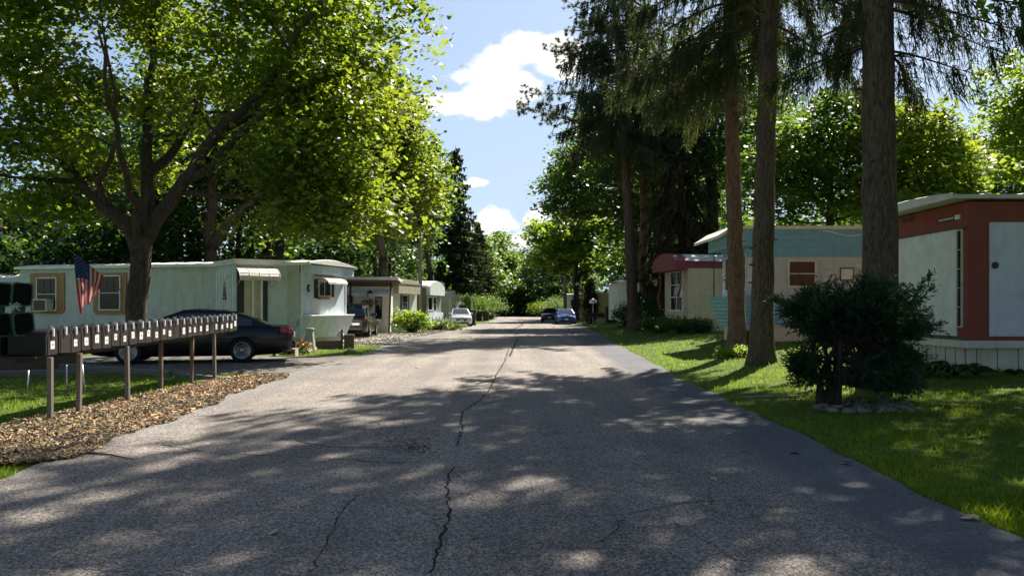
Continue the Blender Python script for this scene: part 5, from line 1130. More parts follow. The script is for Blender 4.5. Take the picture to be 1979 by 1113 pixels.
mb = MB(); mb.box(b0 - 0.04, b1 + 0.04, -0.03, -0.001, hb.z(543, YB), hb.z(517, YB)); mb.build('cover_frame', M['wood_grey'], hb.t)
# ornamental iron porch column at the corner
mb = MB(); xa = 0.05; xb = 0.36
for xx in (xa, xb): mb.tube([(xx, -0.10, z2b - 0.1), (xx, -0.10, ztb - 0.5)], 0.014, 6)
for i in range(4):
    zc = z2b + 0.15 + i * (ztb - z2b - 0.7) / 4
    for s in (1, -1): mb.tube([((xa + xb) / 2 + s * 0.09 * math.sin(t * math.pi * 2) * (1 - 0.3 * t), -0.10, zc + 0.3 * t) for t in np.linspace(0, 1, 10)], 0.008, 5)
mb.tube([((xa + xb) / 2, -0.10, z2b), ((xa + xb) / 2, -0.10, ztb - 0.5)], 0.008, 5)
mb.build('iron_column', M['black_trim'], hb.t)
mb = MB(); mb.tube([(-0.38, WB - 0.3, z2b), (-0.38, WB - 0.3, ztb - 0.5)], 0.02, 6); mb.tube([(-0.42, 0.1, z2b + .02), (-0.42, 0.1, ztb - 0.5)], 0.02, 6); mb.build('corner_post', M['black_trim'], hb.t)
hb.window('e', 0.5, 2.8, z2b + 0.25, z1b + 0.1, frame=0.05, fm='offwhite', cols=3, rows=1)
# small string of lights / wire along the eave
mb = MB(); mb.tube([(hb.near(1585)[0] + t * 3.2, -0.22, ztb - 0.1 - 0.12 * math.sin(t * math.pi * 2) ** 2 - 0.15 * t) for t in np.linspace(0, 1, 24)], 0.012, 5); mb.build('eave_wire', M['plate_white'], hb.t)

# ---- cream home with the maroon roof
M['cream'] = paint('cream board siding', (0.60, 0.50, 0.32), 0.65, dirt=0.3, ribs=('x', 0.2, 0.5, True))
M['cream_end'] = paint('cream end siding', (0.60, 0.50, 0.32), 0.65, dirt=0.3, ribs=('y', 0.3, 0.4, True))
M['maroon'] = paint('maroon paint', (0.20, 0.03, 0.04), 0.55, dirt=0.2)
YC = 34.5; zC = 0.45
hc = Home('mobile_home', 'cream home with maroon rounded roof and wavy maroon trim beside its end window', X(1330, YC), YC, 8, zC, side=-1)
ztc = hc.z(500, YC); zsc = 0.55; WC = 3.1
mb = MB(); mb.box(0, 5, 0, WC, zsc, ztc - 0.1); mb.build('wall', M['cream'], hc.t)
mb = MB(); mb.box(-0.01, 0.0, 0.01, WC - 0.01, zsc, ztc - 0.3); mb.build('end_wall', M['cream_end'], hc.t)
mb = MB(); mb.box(-0.03, 5, -0.03, WC, zsc - 0.04, zsc + 0.06); mb.build('belt_trim', M['cream'], hc.t)
mb = MB(); mb.box(0.05, 5, 0.05, WC - 0.05, -0.5, zsc - 0.04); mb.build('skirt', M['skirt_cream'], hc.t)
mb = MB(); mb.box(-0.02, 5, -0.035, -0.002, ztc - 0.42, ztc - 0.08); mb.build('side_band', M['maroon'], hc.t)
n = 14; pr = [(-0.06 + (WC + 0.12) * i / n, ztc - 0.08 + 0.40 * math.sin(math.pi * i / n) ** 0.7) for i in range(n + 1)]
mb = MB(); mb.prism([(WC + 0.06, ztc - 0.5), (-0.06, ztc - 0.5)] + pr, -0.62, -0.02, axis='x'); mb.build('end_hood', M['maroon'], hc.t)
mb = MB(); mb.prism([(p[0], p[1] - 0.02) for p in pr], -0.018, 5.1, axis='x'); mb.build('roof', M['roof_white'], hc.t)
def scal(y0, sgn):
    pts = [(0, 0), (0.10, 0.12), (0.24, 0.42), (0.28, 0.70), (0.20, 1.0), (0.04, 1.22), (0.02, 1.32), (0.18, 1.6), (0.36, 1.95)]
    mb = MB(); q = [Vector((-0.30 - 0.1 * math.sin(p[1]), y0 - sgn * p[0], ztc - 0.5 - p[1] * 0.92)) for p in pts]
    for a, b in zip(q[:-1], q[1:]):
        d = (b - a).normalized(); nn = Vector((0, -d.z, d.y)) * 0.055
        mb.add([a + nn, a - nn, b - nn, b + nn] + [v + Vector((0.05, 0, 0)) for v in (a + nn, a - nn, b - nn, b + nn)], [(0, 1, 2, 3), (7, 6, 5, 4), (0, 4, 5, 1), (3, 2, 6, 7), (1, 5, 6, 2), (0, 3, 7, 4)])
    mb.build('wavy_trim', M['maroon'], hc.t)
scal(0.30, 1); scal(WC - 0.05, 1)
hc.window('e', 0.65, 2.2, zsc + 0.42, ztc - 0.55, frame=0.08, fm='white', cols=2, rows=3, depth=0.06)
# ---- white home with fan window and cart wheel, beyond
hd = simple_home('weathered white home behind dark shrubs, with an arched panel and fan window', 1292, 50, 6, 3.6, 8, 3.05, -1, 'white', 'roof_white', 'skirt_cream', 0.4, rise=0.25)
mb = MB(); mb.box(-3.2, 0.0, 0.3, 3.3, 0.3, 2.6); mb.build('annex', M['white'], hd.t); mb = MB(); mb.box(-3.3, 0.1, 0.2, 3.4, 2.6, 2.72); mb.build('annex_roof', M['roof_white'], hd.t)
mb = MB(); mb.prism([(-1.6, 2.55), (-0.2, 2.55), (-0.2, 3.0), (-0.55, 3.25), (-0.9, 3.32), (-1.25, 3.25), (-1.6, 3.0)], 0.0, 0.29, axis='y'); mb.build('arched_panel', M['cream_grey'], hd.t)
mb = MB(); mb.box(-1.3, -0.5, 0.24, 0.298, 1.3, 2.35); g__ = mb.build('window', M['white'], hd.t); mb = MB()
for i in range(2):
    for j in range(3): mb.box(-1.25 + i * 0.38, -0.92 + i * 0.38, 0.225, 0.238, 1.35 + j * 0.33, 1.63 + j * 0.33)
mb.build('pane', M['glass'], g__)
cw = hd.o + Vector((0.05, -0.35, 0)); ww = empty('wagon_wheel', (cw.x - 0.15, cw.y, 1.35 + 0.4 - 0.0), R(6), 'white spoked wagon wheel leaning by the fan window home', 'wheel')
mb = MB(); mb.tube([(0.5 * math.cos(a), 0, 0.5 * math.sin(a)) for a in np.linspace(0, 2 * math.pi, 25)], 0.035, 6); mb.build('rim', M['white'], ww)
mb = MB(); [mb.tube([(0, 0, 0), (0.5 * math.cos(a), 0, 0.5 * math.sin(a))], 0.02, 5) for a in np.linspace(0, 2 * math.pi, 11)[:-1]]; mb.lathe([(0.07, -0.04), (0.07, 0.04)], 10, axis='y'); mb.tube([(0.0, 0.05, -0.45), (0.0, 0.05, -1.36)], 0.03, 6); mb.build('spokes', M['white'], ww)
he = simple_home('long white home partly hidden behind the leaning trunk, dish on its corner', 1203, 60, 4, 3.6, 8, 3.25, -1, 'white', 'roof_white', 'skirt_cream', 0.42, rise=0.12)
he.window('n', 0.3, 0.9, 1.4, 2.2, fm='wood_grey')
# olive shed
M['olive'] = paint('olive yellow boards', (0.36, 0.34, 0.16), 0.7, dirt=0.5, ribs=('x', 0.3, 0.5, True))
hs = Home('shed', 'olive yellow shed with a flat white roof edge and a wooden ladder trellis', X(1148, 66), 66, 3, 0.42, side=-1, cat='shed')
mb = MB(); mb.box(0, 1.75, 0, 2.4, 0.55, 2.35); mb.build('wall', M['olive'], hs.t); mb = MB(); mb.box(0.0, 1.7, 0.05, 2.35, -0.3, 0.5); mb.build('base', M['skirt_cream'], hs.t)
mb = MB(); mb.box(-0.2, 1.9, -0.25, 2.5, 2.35, 2.47); mb.build('roof', M['roof_white'], hs.t)
mb = MB(); mb.box(1.76, 1.82, -0.05, 0.0, 0.3, 2.3); mb.box(2.16, 2.22, -0.05, 0.0, 0.3, 2.3); [mb.box(1.82, 2.16, -0.04, -0.01, 0.55 + i * 0.28, 0.62 + i * 0.28) for i in range(6)]; mb.build('trellis', M['trim_wood'], hs.t)
hf = simple_home('distant home with red end wall and pale roof band beyond the blue car', 1112, 88, 0, 3.4, 6, 2.7, -1, 'maroon', 'roof_white', 'greywhite', 0.40, rise=0.1, zs=0.9, fascia=0.45, fm='mint_end')
hf.window('n', 0.6, 1.4, 1.2, 1.9, fm='trim_wood')
hg = simple_home('tiny distant white home between the far utility pole and tree trunk', 1095, 104, 0, 3.4, 3, 3.0, -1, 'white', 'roof_white', 'greywhite', 0.40, rise=0.1)
hg.window('n', 0.6, 1.4, 1.4, 2.2, fm='wood_grey')

# ------------------------------------------------------------------ mailboxes
def text_mesh(body, size):
    c = bpy.data.curves.new('number', 'FONT'); c.body = body; c.size = size; c.align_x = 'CENTER'; c.align_y = 'CENTER'; c.extrude = 0.0005
    o = bpy.data.objects.new('number', c); COL.objects.link(o); bpy.context.view_layer.update()
    me = bpy.data.meshes.new_from_object(o.evaluated_get(bpy.context.evaluated_depsgraph_get())); bpy.data.objects.remove(o); bpy.data.curves.remove(c); me.materials.clear(); return me
NB = 26
def mbx(i):
    t = i / (NB - 1); y = 10.12 + 6.72 * t; x = -6.08 + 0.008 * math.sin(i * 1.7); z = 0.885 + 0.12 * t + 0.006 * math.sin(i * 2.3); return x, y, z
st = empty('mailbox_stand', (-6.2, 13.4, 0), 0, 'long grey plank rack on six thin posts carrying the row of black mailboxes', 'mailbox rack')
posts = [(97, 818), (152, 804), (247, 779), (311, 758), (370, 746), (415, 737)]
for k, (px, py) in enumerate(posts):
    Y = F * H0 / (py - HY); x = X(px, Y); mb = MB(); w = 0.03
    lean_ = 0.02 * math.sin(k * 2.1); T = lambda v, lean_=lean_: Vector((v.x + lean_ * v.z, v.y, v.z))
    mb.box(x - w + 6.2, x + w + 6.2, Y - w - 13.4, Y + w - 13.4, -0.25, 0.86 + 0.12 * (Y - 10.1) / 6.7, T=T, bev=0.005); mb.build('post', M['wood_grey'] if k != 3 and k != 4 else M['wood_brown'], st)
mb = MB()
def rk(x0, x1, z0, z1):
    T = lambda v: Vector((v.x + 6.2, v.y - 13.4, v.z + 0.12 * (v.y - 10.1) / 6.7)); mb.box(x0, x1, 9.85, 17.0, z0, z1, T=T)
rk(-6.62, -6.12, 0.85, 0.88); rk(-6.38, -6.34, 0.79, 0.849)
mb.build('shelf', M['box_black'], st)
ords = ['first', 'second', 'third', 'fourth', 'fifth', 'sixth', 'seventh', 'eighth', 'ninth', 'tenth', 'eleventh', 'twelfth', 'thirteenth']
w_, h_, l_ = 0.112, 0.325, 0.50
def arch(wd, hh, n=10): return [(-wd, 0), (wd, 0)] + [(wd * math.cos(math.pi * i / n), hh - wd * 0.9 + wd * 0.95 * math.sin(math.pi * i / n)) for i in range(n + 1)]
proto = None
for i in range(NB):
    x, y, z = mbx(i); nth = ords[i] + ' from the near end' if i < 13 else ords[NB - 1 - i] + ' from the far end'
    if proto is None:
        m = empty('mailbox', (0, 0, 0)); m['category'] = 'mailbox'; m['group'] = 'black mailboxes in the long roadside row'
        mb = MB(); mb.prism(arch(w_, h_), -l_, 0, axis='x'); b = mb.build('body', M['box_black'], m)
        mb = MB(); mb.prism(arch(w_ + 0.006, h_ + 0.006), 0.0005, 0.02, axis='x'); mb.prism(arch(w_ - 0.02, h_ - 0.03), 0.0205, 0.026, axis='x'); d = mb.build('door', M['box_door'], m)
        mb = MB(); mb.box(0.02, 0.05, -0.011, 0.011, h_ - 0.085, h_ + 0.022, bev=0.003); mb.build('latch', M['plate_white'], d)
        mb = MB(); mb.box(-0.10, -0.08, w_ + 0.002, w_ + 0.008, 0.14, 0.37); mb.box(-0.10, -0.04, w_ + 0.002, w_ + 0.008, 0.325, 0.375); mb.build('flag', M['silver'], m)
        proto = m
    else:
        m = copy_tree(proto)
    m.location = (x, y, z); m.rotation_euler = (random.uniform(-0.045, 0.045), random.uniform(-0.03, 0.03), random.uniform(-0.07, -0.03))
    has = i not in (1, 14, 20)
    m['label'] = 'black mailbox %s, %s' % (('with white number sticker' if has else 'with faded door and no sticker'), nth + ' of the row')
for i, m in enumerate([o for o in list(COL.objects) if o.name.split('.')[0] == 'mailbox' and o.parent is None]):
    if i in (1, 14, 20): continue
    q = MB(); zz = 0.075 + 0.02 * math.sin(i * 3.3); s = 0.042 + 0.006 * math.sin(i * 5.1); yo = 0.012 * math.sin(i * 4.7)
    q.box(0.0265, 0.029, yo - s, yo + s, zz, zz + s * 2.5); p = q.build('number_sticker', M['plate_white'], m)
    tm = text_mesh(str(29 - i), 0.04); tm.materials.append(M['black_trim']); tm.transform(Matrix.Translation((0.0298, yo, zz + s * 1.25)) @ Matrix.Rotation(R(90), 4, 'Z') @ Matrix.Rotation(R(90), 4, 'X')); link('number', tm, p)
# green newspaper boxes stacked over the near end of the rack
for k, (px, py, nm) in enumerate(((86 - 58, 569, 'upper dark green plastic box with rounded open end, at the near end of the mailboxes'), (8, 569, 'upper green box half cut off by the left edge of the photo'), (44, 626, 'lower dark green plastic box with rounded open end, resting beside the first mailbox'), (6, 628, 'lower green box half cut off by the left edge of the photo'))):
    Y = 10.05; b = empty('newspaper_box', (X(px, Y) + 0.13 * (k == 0), Y, Z(py, Y) - 0.15), 0.0, nm, 'newspaper box', 'green plastic boxes stacked at the near end of the rack')
    b.location.x = X((41, 1, 47, 4)[k], Y); b.rotation_euler = (0, R((3, 3, -4, -4)[k]), R(40))
    s_, hh2 = 0.115, 0.30
    def rr(s_, z0, z1, c=0.045): return [(-s_ + c, z0), (s_ - c, z0), (s_ - .01, z0 + .012), (s_, z0 + c), (s_, z1 - c), (s_ - .012, z1 - .012), (s_ - c, z1), (-s_ + c, z1), (-s_ + .012, z1 - .012), (-s_, z1 - c), (-s_, z0 + c), (-s_ + .01, z0 + .012)]
    mb = MB(); mb.prism(rr(s_, 0, hh2), 0.0, 0.45, axis='y'); 
    oo = rr(s_ + 0.006, -0.004, hh2 + 0.004); ii = rr(s_ - 0.012, 0.012, hh2 - 0.012); n = len(oo)
    mb.add([(p[0], -0.05, p[1]) for p in oo] + [(p[0], -0.05, p[1]) for p in ii] + [(p[0], -0.002, p[1]) for p in oo] + [(p[0], -0.002, p[1]) for p in ii],
           [[j, (j + 1) % n, n + (j + 1) % n, n + j] for j in range(n)] + [[j, 2 * n + j, 2 * n + (j + 1) % n, (j + 1) % n] for j in range(n)] + [[n + j, n + (j + 1) % n, 3 * n + (j + 1) % n, 3 * n + j] for j in range(n)])
    mb.build('shell', M['green_plastic'], b)
    mb = MB(); mb.prism(rr(s_ - 0.013, 0.013, hh2 - 0.013), -0.004, -0.0005, axis='y'); mb.build('opening', M['dark_inside'], b)
    if k < 2: mb = MB(); mb.box(-0.06, 0.06, 0.05, 0.36, -0.10, 0.0, bev=0.01); mb.build('bracket', M['green_plastic'], b)
mb = MB(); Y = 9.98
zr = Z(594, Y)
for a, c in ((0.0, 0.06), (0.07, 0.0), (0.05, 0.09)):
    mb.tube([(X(20, Y) + t * 0.14, Y - 0.02 + 0.02 * math.sin(t * 20 + a * 30), zr - 0.03 + a + (c - a) * t + 0.02 * math.sin(t * 12)) for t in np.linspace(0, 1, 10)], 0.006, 5)
lab(mb.build('rope', M['mint_end']), 'pale twisted cord tied between the stacked green boxes', 'rope')
mb = MB(); mb.box(-7.35, -6.66, 10.0, 10.5, 0.86, 1.10, bev=0.02); o = mb.build('casing', M['box_black']); pb = empty('parcel_box', (0, 0, 0), 0, 'long black box at the left end of the mailbox row, under the green boxes', 'parcel box'); o.parent = pb
mb = MB(); mb.box(-7.1, -7.03, 10.2, 10.27, -0.2, 0.86); mb.build('post', M['wood_grey'], pb)
mb = MB(); mb.box(-7.37, -6.65, 9.985, 10.51, 1.101, 1.125, bev=0.005); mb.build('lid', M['box_door'], pb)

# ------------------------------------------------------------------ flag on the maple
M['flag_red'] = leaf_mat('flag red', (0.55, 0.02, 0.03), var=0.0, trans=0.5, tc_=(1.0, 0.05, 0.06), gloss=0.8)
M['flag_white'] = leaf_mat('flag white', (0.55, 0.53, 0.52), var=0.0, trans=0.5, tc_=(0.85, 0.82, 0.80), gloss=0.8)
M['flag_blue'] = leaf_mat('flag blue', (0.02, 0.03, 0.12), var=0.0, trans=0.4, tc_=(0.03, 0.05, 0.25), gloss=0.8)
YF = 23.2
fl = empty('flag', tuple(P(236, 563, YF + 0.35)), 0, 'American flag hanging on a slanted white staff fixed to the maple trunk', 'flag'); fo = Vector(fl.location)
pa = P(136, 484, YF - 0.5) - fo; pb_ = P(236, 563, YF + 0.35) - fo
mb = MB(); mb.tube([pb_, pa], [0.016, 0.013], 8); mb.lathe([(0.001, -0.03), (0.03, 0), (0.001, 0.03)], 10, T=lambda v: v + pa); mb.build('staff', M['wood_grey'], fl)
def sp_(px, py): return P(px, py, YF)
def flagpt(h, f):
    a = P(141.5, 489, YF - 0.45) - fo; b = P(200, 533, YF - 0.02) - fo; s = a.lerp(b, h)
    e1 = P(154, 606, YF - 0.3) - fo; e2 = P(184, 572, YF - 0.1) - fo; e = e1.lerp(e2, min(1, h * 1.0)); 
    m = (P(147, 545, YF - 0.4) - fo).lerp(P(197, 552, YF - 0.05) - fo, h)
    p = (1 - f) ** 2 * s + 2 * f * (1 - f) * m + f * f * e
    dirn = Vector((0.25, -1, 0)).normalized(); amp = 0.05 * min(1, f * 1.5 + 0.1)
    return p + dirn * amp * math.sin(h * 15 + f * 3.0) + Vector((1, 0, 0)) * 0.02 * f * math.sin(h * 12 + 1) + Vector((0, 0, -0.05 * f * math.cos(h * 9)))
mb = MB(); nh, nf = 52, 40
V = [flagpt(i / nh, j / nf) for i in range(nh + 1) for j in range(nf + 1)]
Fc = []; mi = []
for i in range(nh):
    for j in range(nf):
        Fc.append([i * (nf + 1) + j, (i + 1) * (nf + 1) + j, (i + 1) * (nf + 1) + j + 1, i * (nf + 1) + j + 1])
        s = int(i / nh * 13); mi.append(2 if (s < 7 and j < nf * 0.4) else (0 if s % 2 == 0 else 1))
mb.v = [tuple(v) for v in V]; mb.f = Fc; mb.m = mi; mb.sm = [True] * len(Fc); cl = mb.build('cloth', [M['flag_red'], M['flag_white'], M['flag_blue']], fl)
mb = MB()
for r_i in range(9):
    for c_i in range(6 if r_i % 2 == 0 else 5):
        h = (0.5 + r_i) / 9.6 * 7 / 13; f = (0.5 + c_i + (0.5 if r_i % 2 else 0)) / 6.2 * 0.4; p = flagpt(h, f); du = (flagpt(h + 0.01, f) - p).normalized(); dv = (flagpt(h, f + 0.01) - p).normalized(); nn = du.cross(dv).normalized()
        for sg_ in (1, -1):
            mb.add([p + nn * 0.004 * sg_ + (du * math.cos(a) + dv * math.sin(a)) * (0.022 if k % 2 == 0 else 0.009) for k, a in enumerate(np.linspace(0, 2 * math.pi, 11)[:-1])], [list(range(10))])
mb.build('stars', M['flag_white'], fl)

# ------------------------------------------------------------------ shrubs
def bush(name, label, c, r, leaf='leaf_mid', size=0.09, n=70, lpc=60, seed=1, cat='shrub', shape=RHOMB, group=None, pointy=0.0):
    g = np.random.default_rng(seed); x, y = c; z = gzf(x, y); t = empty(name, (x, y, z), g.uniform(0, 6), label, cat, group); mb = MB(); C = []
    for k in range(n):
        d = unit(g.normal(size=3)); d[2] = abs(d[2]) * 1.0 - 0.15; f = g.uniform(0.5, 1.0); p = np.array([d[0] * r[0], d[1] * r[1], r[2] * 0.5 + d[2] * r[2] * 0.62]) * np.array([f, f, 0.6 + 0.4 * f]); p[2] = max(p[2], 0.06)
        mb.tube(list(curve_pts([g.normal() * 0.1 * r[0], g.normal() * 0.1 * r[1], -0.05], p, 0.1, 4, g)), [0.02, 0.014, 0.01, 0.004], 4, caps=False)
        w = 0.17 * (r[0] + r[2]) / 2 * g.uniform(0.6, 1.4); C.append(p + g.normal(size=(lpc, 3)) * np.array([w, w, w * 0.7]))
    C = np.concatenate(C); C = C[C[:, 2] > 0.02]; mb.build('stems', M['bark_dark'], t)
    link('foliage', np_faces('foliage', leaf_cloud(C, size, shape, g=g, up=0.4), len(shape), M[leaf]), t); return t
def yew(name, label, c, spec, seed, leaf='yew', n=330, W=0.028):
    g = np.random.default_rng(seed); x, y = c; z = gzf(x, y); t = empty(name, (x, y, z), 0, label, 'shrub'); mb = MB(); A = []; D = []; L = []
    cx0, cz0, rx, ry, rz = spec
    stems = []
    for k in range(9):
        a = g.uniform(0, 6.283); e = np.array([cx0 * 0.6 + math.cos(a) * rx * 0.45, math.sin(a) * ry * 0.4, cz0 - 0.15]); b0 = np.array([g.normal() * 0.10, g.normal() * 0.08, -0.1])
        q = curve_pts(b0, e, 0.16, 7, g); mb.tube(list(q), list(np.linspace(0.055, 0.022, 7)), 7, jit=0.08); stems.append(q)
    for k in range(n):
        a = g.uniform(0, 6.283); u = g.uniform(-0.75, 1); rr = math.sqrt(1 - u * u) * g.uniform(0.75, 1.12) ; e = np.array([cx0 + math.cos(a) * rr * rx, math.sin(a) * rr * ry, cz0 + u * rz * g.uniform(0.8, 1.1) + 0.12 * math.sin(a * 3)])
        if k % 3 == 0: a = g.normal() * 0.9; e = np.array([cx0 + math.cos(a) * rx * g.uniform(0.55, 1.05), math.sin(a) * ry, g.uniform(0.3, 0.85)])
        elif k % 8 == 1: a = math.pi + g.normal() * 0.5; e = np.array([cx0 + math.cos(a) * rx * g.uniform(0.8, 1.0), math.sin(a) * ry, g.uniform(0.38, 0.75)])
        if e[2] < 0.28: continue
        nd = min((s[i] for s in stems for i in (2, 3, 4, 5, 6)), key=lambda q: np.linalg.norm(q - e) + g.uniform(0, .3)); q = curve_pts(nd, e, 0.1, 9, g)
        mb.tube(list(q), list(np.linspace(0.016, 0.003, 9)), 4, caps=False)
        for s in range(16):
            i = g.integers(4, 9) if s > 3 else 8; p = q[i]; d = unit((q[min(i, 8)] - q[max(i - 1, 0)]) + 0); d = unit(d + g.normal(size=3) * 0.5 + np.array([0, 0, 0.1])); A.append(p + g.normal(size=3) * 0.03); D.append(d); L.append(g.uniform(0.10, 0.30))
    for k in range(16):   # long arching sprays that break the outline
        a = g.uniform(-0.5, 0.5) if k < 7 else g.uniform(0, 6.283); b0 = stems[g.integers(0, 9)][5]; e = np.array([cx0 + math.cos(a) * rx * g.uniform(1.15, 1.45), math.sin(a) * ry * 1.15, cz0 + g.uniform(-0.3, 0.62)]); q = curve_pts(b0, e, 0.14, 12, g); mb.tube(list(q), list(np.linspace(0.016, 0.003, 12)), 4, caps=False)
        for i in range(4, 12):
            for s in range(7): d = unit(q[min(i, 11)] - q[i - 1]); d = unit(d + g.normal(size=3) * 0.45); A.append(q[i] + g.normal(size=3) * 0.015); D.append(d); L.append(g.uniform(0.08, 0.2))
    A = np.array(A); D = np.array(D); L = np.array(L); parts = [spindles(A, D, L, np.full(len(A), W * 0.5), g)]
    for rep in range(7):
        s = g.uniform(0.05, 0.95, len(A)); S = A + D * (L * s)[:, None]; dd = unit(D + g.normal(size=D.shape) * 0.6); parts.append(spindles(S, dd, g.uniform(0.04, 0.085, len(A)), np.full(len(A), W * 0.6), g))
    mb.build('stems', M['bark_dark'], t); link('foliage', np_faces('foliage', np.concatenate(parts), 6, M[leaf]), t); return t
YY = 11.6; XY = X(1600, YY)
yew('yew_bush', 'big dark spreading yew on bare crooked stems, ringed by river stones on the right lawn', (XY, YY), (0.38, 1.34, 0.86, 0.8, 0.40), 5, n=380)
bush('shrub', 'low light green shrub in front of the sage home, left of the hostas', (X(795, 46.5) , 46.5), (1.25, 0.9, 1.15), 'leaf_bright', 0.13, 70, 45, 81)
bush('hosta_bed', 'row of pale low hostas along the grass edge left of the white car', (X(835, 51), 51), (2.2, 0.6, 0.45), 'leaf_far', 0.16, 60, 26, 82, cat='plants', shape=OVAL)
for k, (px, Y, r, lb, lf) in enumerate([(925, 88, (1.6, 1.5, 2.6), 'tall leafy shrub behind the bins on the left verge', 'leaf_mid'), (948, 100, (2.2, 2, 3.0), 'rounded green shrub beyond the bins at the left road edge', 'leaf_far'), (905, 84, (1.3, 1.2, 3.1), 'upright shrub beside the white porch columns', 'leaf_mid'),
        (1045, 128, (2.6, 2, 2.2), 'yellow green shrub at the far end of the road', 'leaf_bright'), (1078, 126, (3.2, 2, 2.8), 'wide shrub behind the far dark car', 'leaf_far'), (1255, 43, (1.2, 1.1, 1.7), 'dark shrub right behind the foot of the leaning trunk', 'leaf_dark'), (1284, 41, (1.3, 1.1, 1.9), 'tall dark shrub beside the cream home', 'leaf_dark'),
        (1212, 50, (1.1, 1.0, 1.4), 'shaded shrub left of the leaning trunk', 'leaf_dark'), (1276, 37, (1.4, 0.9, 0.75), 'low trailing plants on the grass before the dark shrubs', 'leaf_mid'), (1320, 34.6, (1.2, 0.7, 0.62), 'low leafy groundcover at the foot of the cream home', 'leaf_mid'), (1352, 33.2, (0.8, 0.5, 0.42), 'small clump of groundcover at the corner of the cream home', 'leaf_dark'),
        (1425, 20.6, (0.75, 0.35, 0.22), 'sunlit weeds at the foot of the reddish trunk', 'leaf_bright'), (1447, 22.4, (0.3, 0.3, 0.5), 'fern like plant between the two middle trunks', 'leaf_mid'), (560, 25.2, (0.7, 0.4, 0.3), 'small weedy patch behind the rear of the black sedan', 'leaf_mid')]):
    bush('shrub' if r[2] > 0.7 else 'low_plant', lb, (X(px, Y), Y), r, lf, 0.16 if Y > 60 else (0.10 if Y > 30 else 0.05), 60 if r[2] > 1 else 34, 45, 90 + k, cat='shrub' if r[2] > 0.7 else 'plant')
def hosta(name, label, x, y, s, seed, group=None):
    g = np.random.default_rng(seed); z = gzf(x, y); mb = MB()
    for k in range(34):
        a = g.uniform(0, 6.283); L = s * g.uniform(0.6, 1.1); hh = s * g.uniform(0.5, 0.95); wdt = s * 0.16
        pts = [np.array([math.cos(a), math.sin(a), 0]) * L * t + np.array([0, 0, hh * (1.9 * t - 1.6 * t * t)]) for t in np.linspace(0, 1, 7)]; ws = [0.1, .35, .8, 1, .85, .45, .02]
        q = np.array([-math.sin(a), math.cos(a), 0]); V = []
        for p, w in zip(pts, ws): V += [p + q * wdt * w / 2 + np.array([0, 0, 0.02 * w]), p - np.array([0, 0, 0.012 * w]), p - q * wdt * w / 2 + np.array([0, 0, 0.02 * w])]
        mb.add([tuple(v) for v in V], [[i * 3 + j, i * 3 + j + 1, i * 3 + j + 4, i * 3 + j + 3] for i in range(6) for j in (0, 1)], True)
    o = mb.build(name, M['hosta']); o.location = (x, y, z); return lab(o, label, 'plant', group)
M['hosta'] = leaf_mat('hosta leaves', (0.05, 0.095, 0.03), trans=0.3, tc_=(0.12, 0.2, 0.04))
for k, (px, Y, s, lb) in enumerate([(1845, 14.3, 0.55, 'large arching hosta nearest the corner of the red and white home'), (1800, 14.6, 0.50, 'hosta second from the corner of the red and white home'), (1885, 14.5, 0.38, 'smaller hosta right of the corner of the red and white home'), (1765, 15.2, 0.45, 'dark hosta beside the yew under the white end panel'), (1745, 14.6, 0.42, 'hosta close to the right foot of the yew'), (1962, 14.6, 0.2, 'tiny sprout against the cream skirting at the right edge')]):
    hosta('hosta', lb, X(px, Y), Y, s, 200 + k, 'hostas along the red and white home')

# ------------------------------------------------------------------ stones
def stone_mesh(seed):
    bm = bmesh.new(); bmesh.ops.create_icosphere(bm, subdivisions=2, radius=1); r = random.Random(seed); off = Vector((r.uniform(-9, 9),) * 3)
    from mathutils import noise as mn
    for v in bm.verts: v.co *= 1 + 0.35 * mn.noise(v.co * 1.1 + off); v.co.z *= 0.6
    me = bpy.data.meshes.new('stone'); bm.to_mesh(me); bm.free()
    for p in me.polygons: p.use_smooth = True
    me.materials.append(M['stone']); return me
M['stone'] = paint('river stone', (0.21, 0.18, 0.155), 0.7, var=0.35, scale=1.2, dirt=0.2, streak=False)
SM = [stone_mesh(k) for k in range(6)]
g_ = np.random.default_rng(17)
for k in range(110):
    a = g_.uniform(0, 6.283); rr = math.sqrt(g_.uniform(0.02, 1)); x = XY + 0.45 + math.cos(a) * rr * 0.78; y = YY - 0.35 + math.sin(a) * rr * 0.62
    o = link('river_stone', SM[k % 6]); s = g_.uniform(0.035, 0.075); o.scale = (s * g_.uniform(0.8, 1.5), s, s); o.rotation_euler = (g_.uniform(-.3, .3), g_.uniform(-.3, .3), g_.uniform(0, 6)); o.location = (x, y, gzf(x, y) + s * 0.3)
    lab(o, 'rounded river stone in the ring round the yew', 'stone', 'river stones round the yew')
for k in range(20):
    t = k / 19; px = 592 + 92 * t; py = 683 - 22 * t ** 0.8 - 4 * math.sin(t * 3.1); Y = F * H0 / (py - HY)
    o = link('border_stone', SM[k % 6]); s = g_.uniform(0.10, 0.15); o.scale = (s * 1.3, s, s * 0.9); o.rotation_euler = (0, 0, g_.uniform(0, 6)); o.location = (X(px, Y), Y, s * 0.35)
    lab(o, 'tan edging stone bordering the grass by the mint green home', 'stone', 'edging stones by the mint green home')
o = link('garden_rock', SM[2]); o.scale = (0.22, 0.16, 0.17); Y = F * H0 / (684 - HY); o.location = (X(677, Y), Y, 0.06); lab(o, 'single pale rock on the grass strip by the asphalt edge', 'rock')

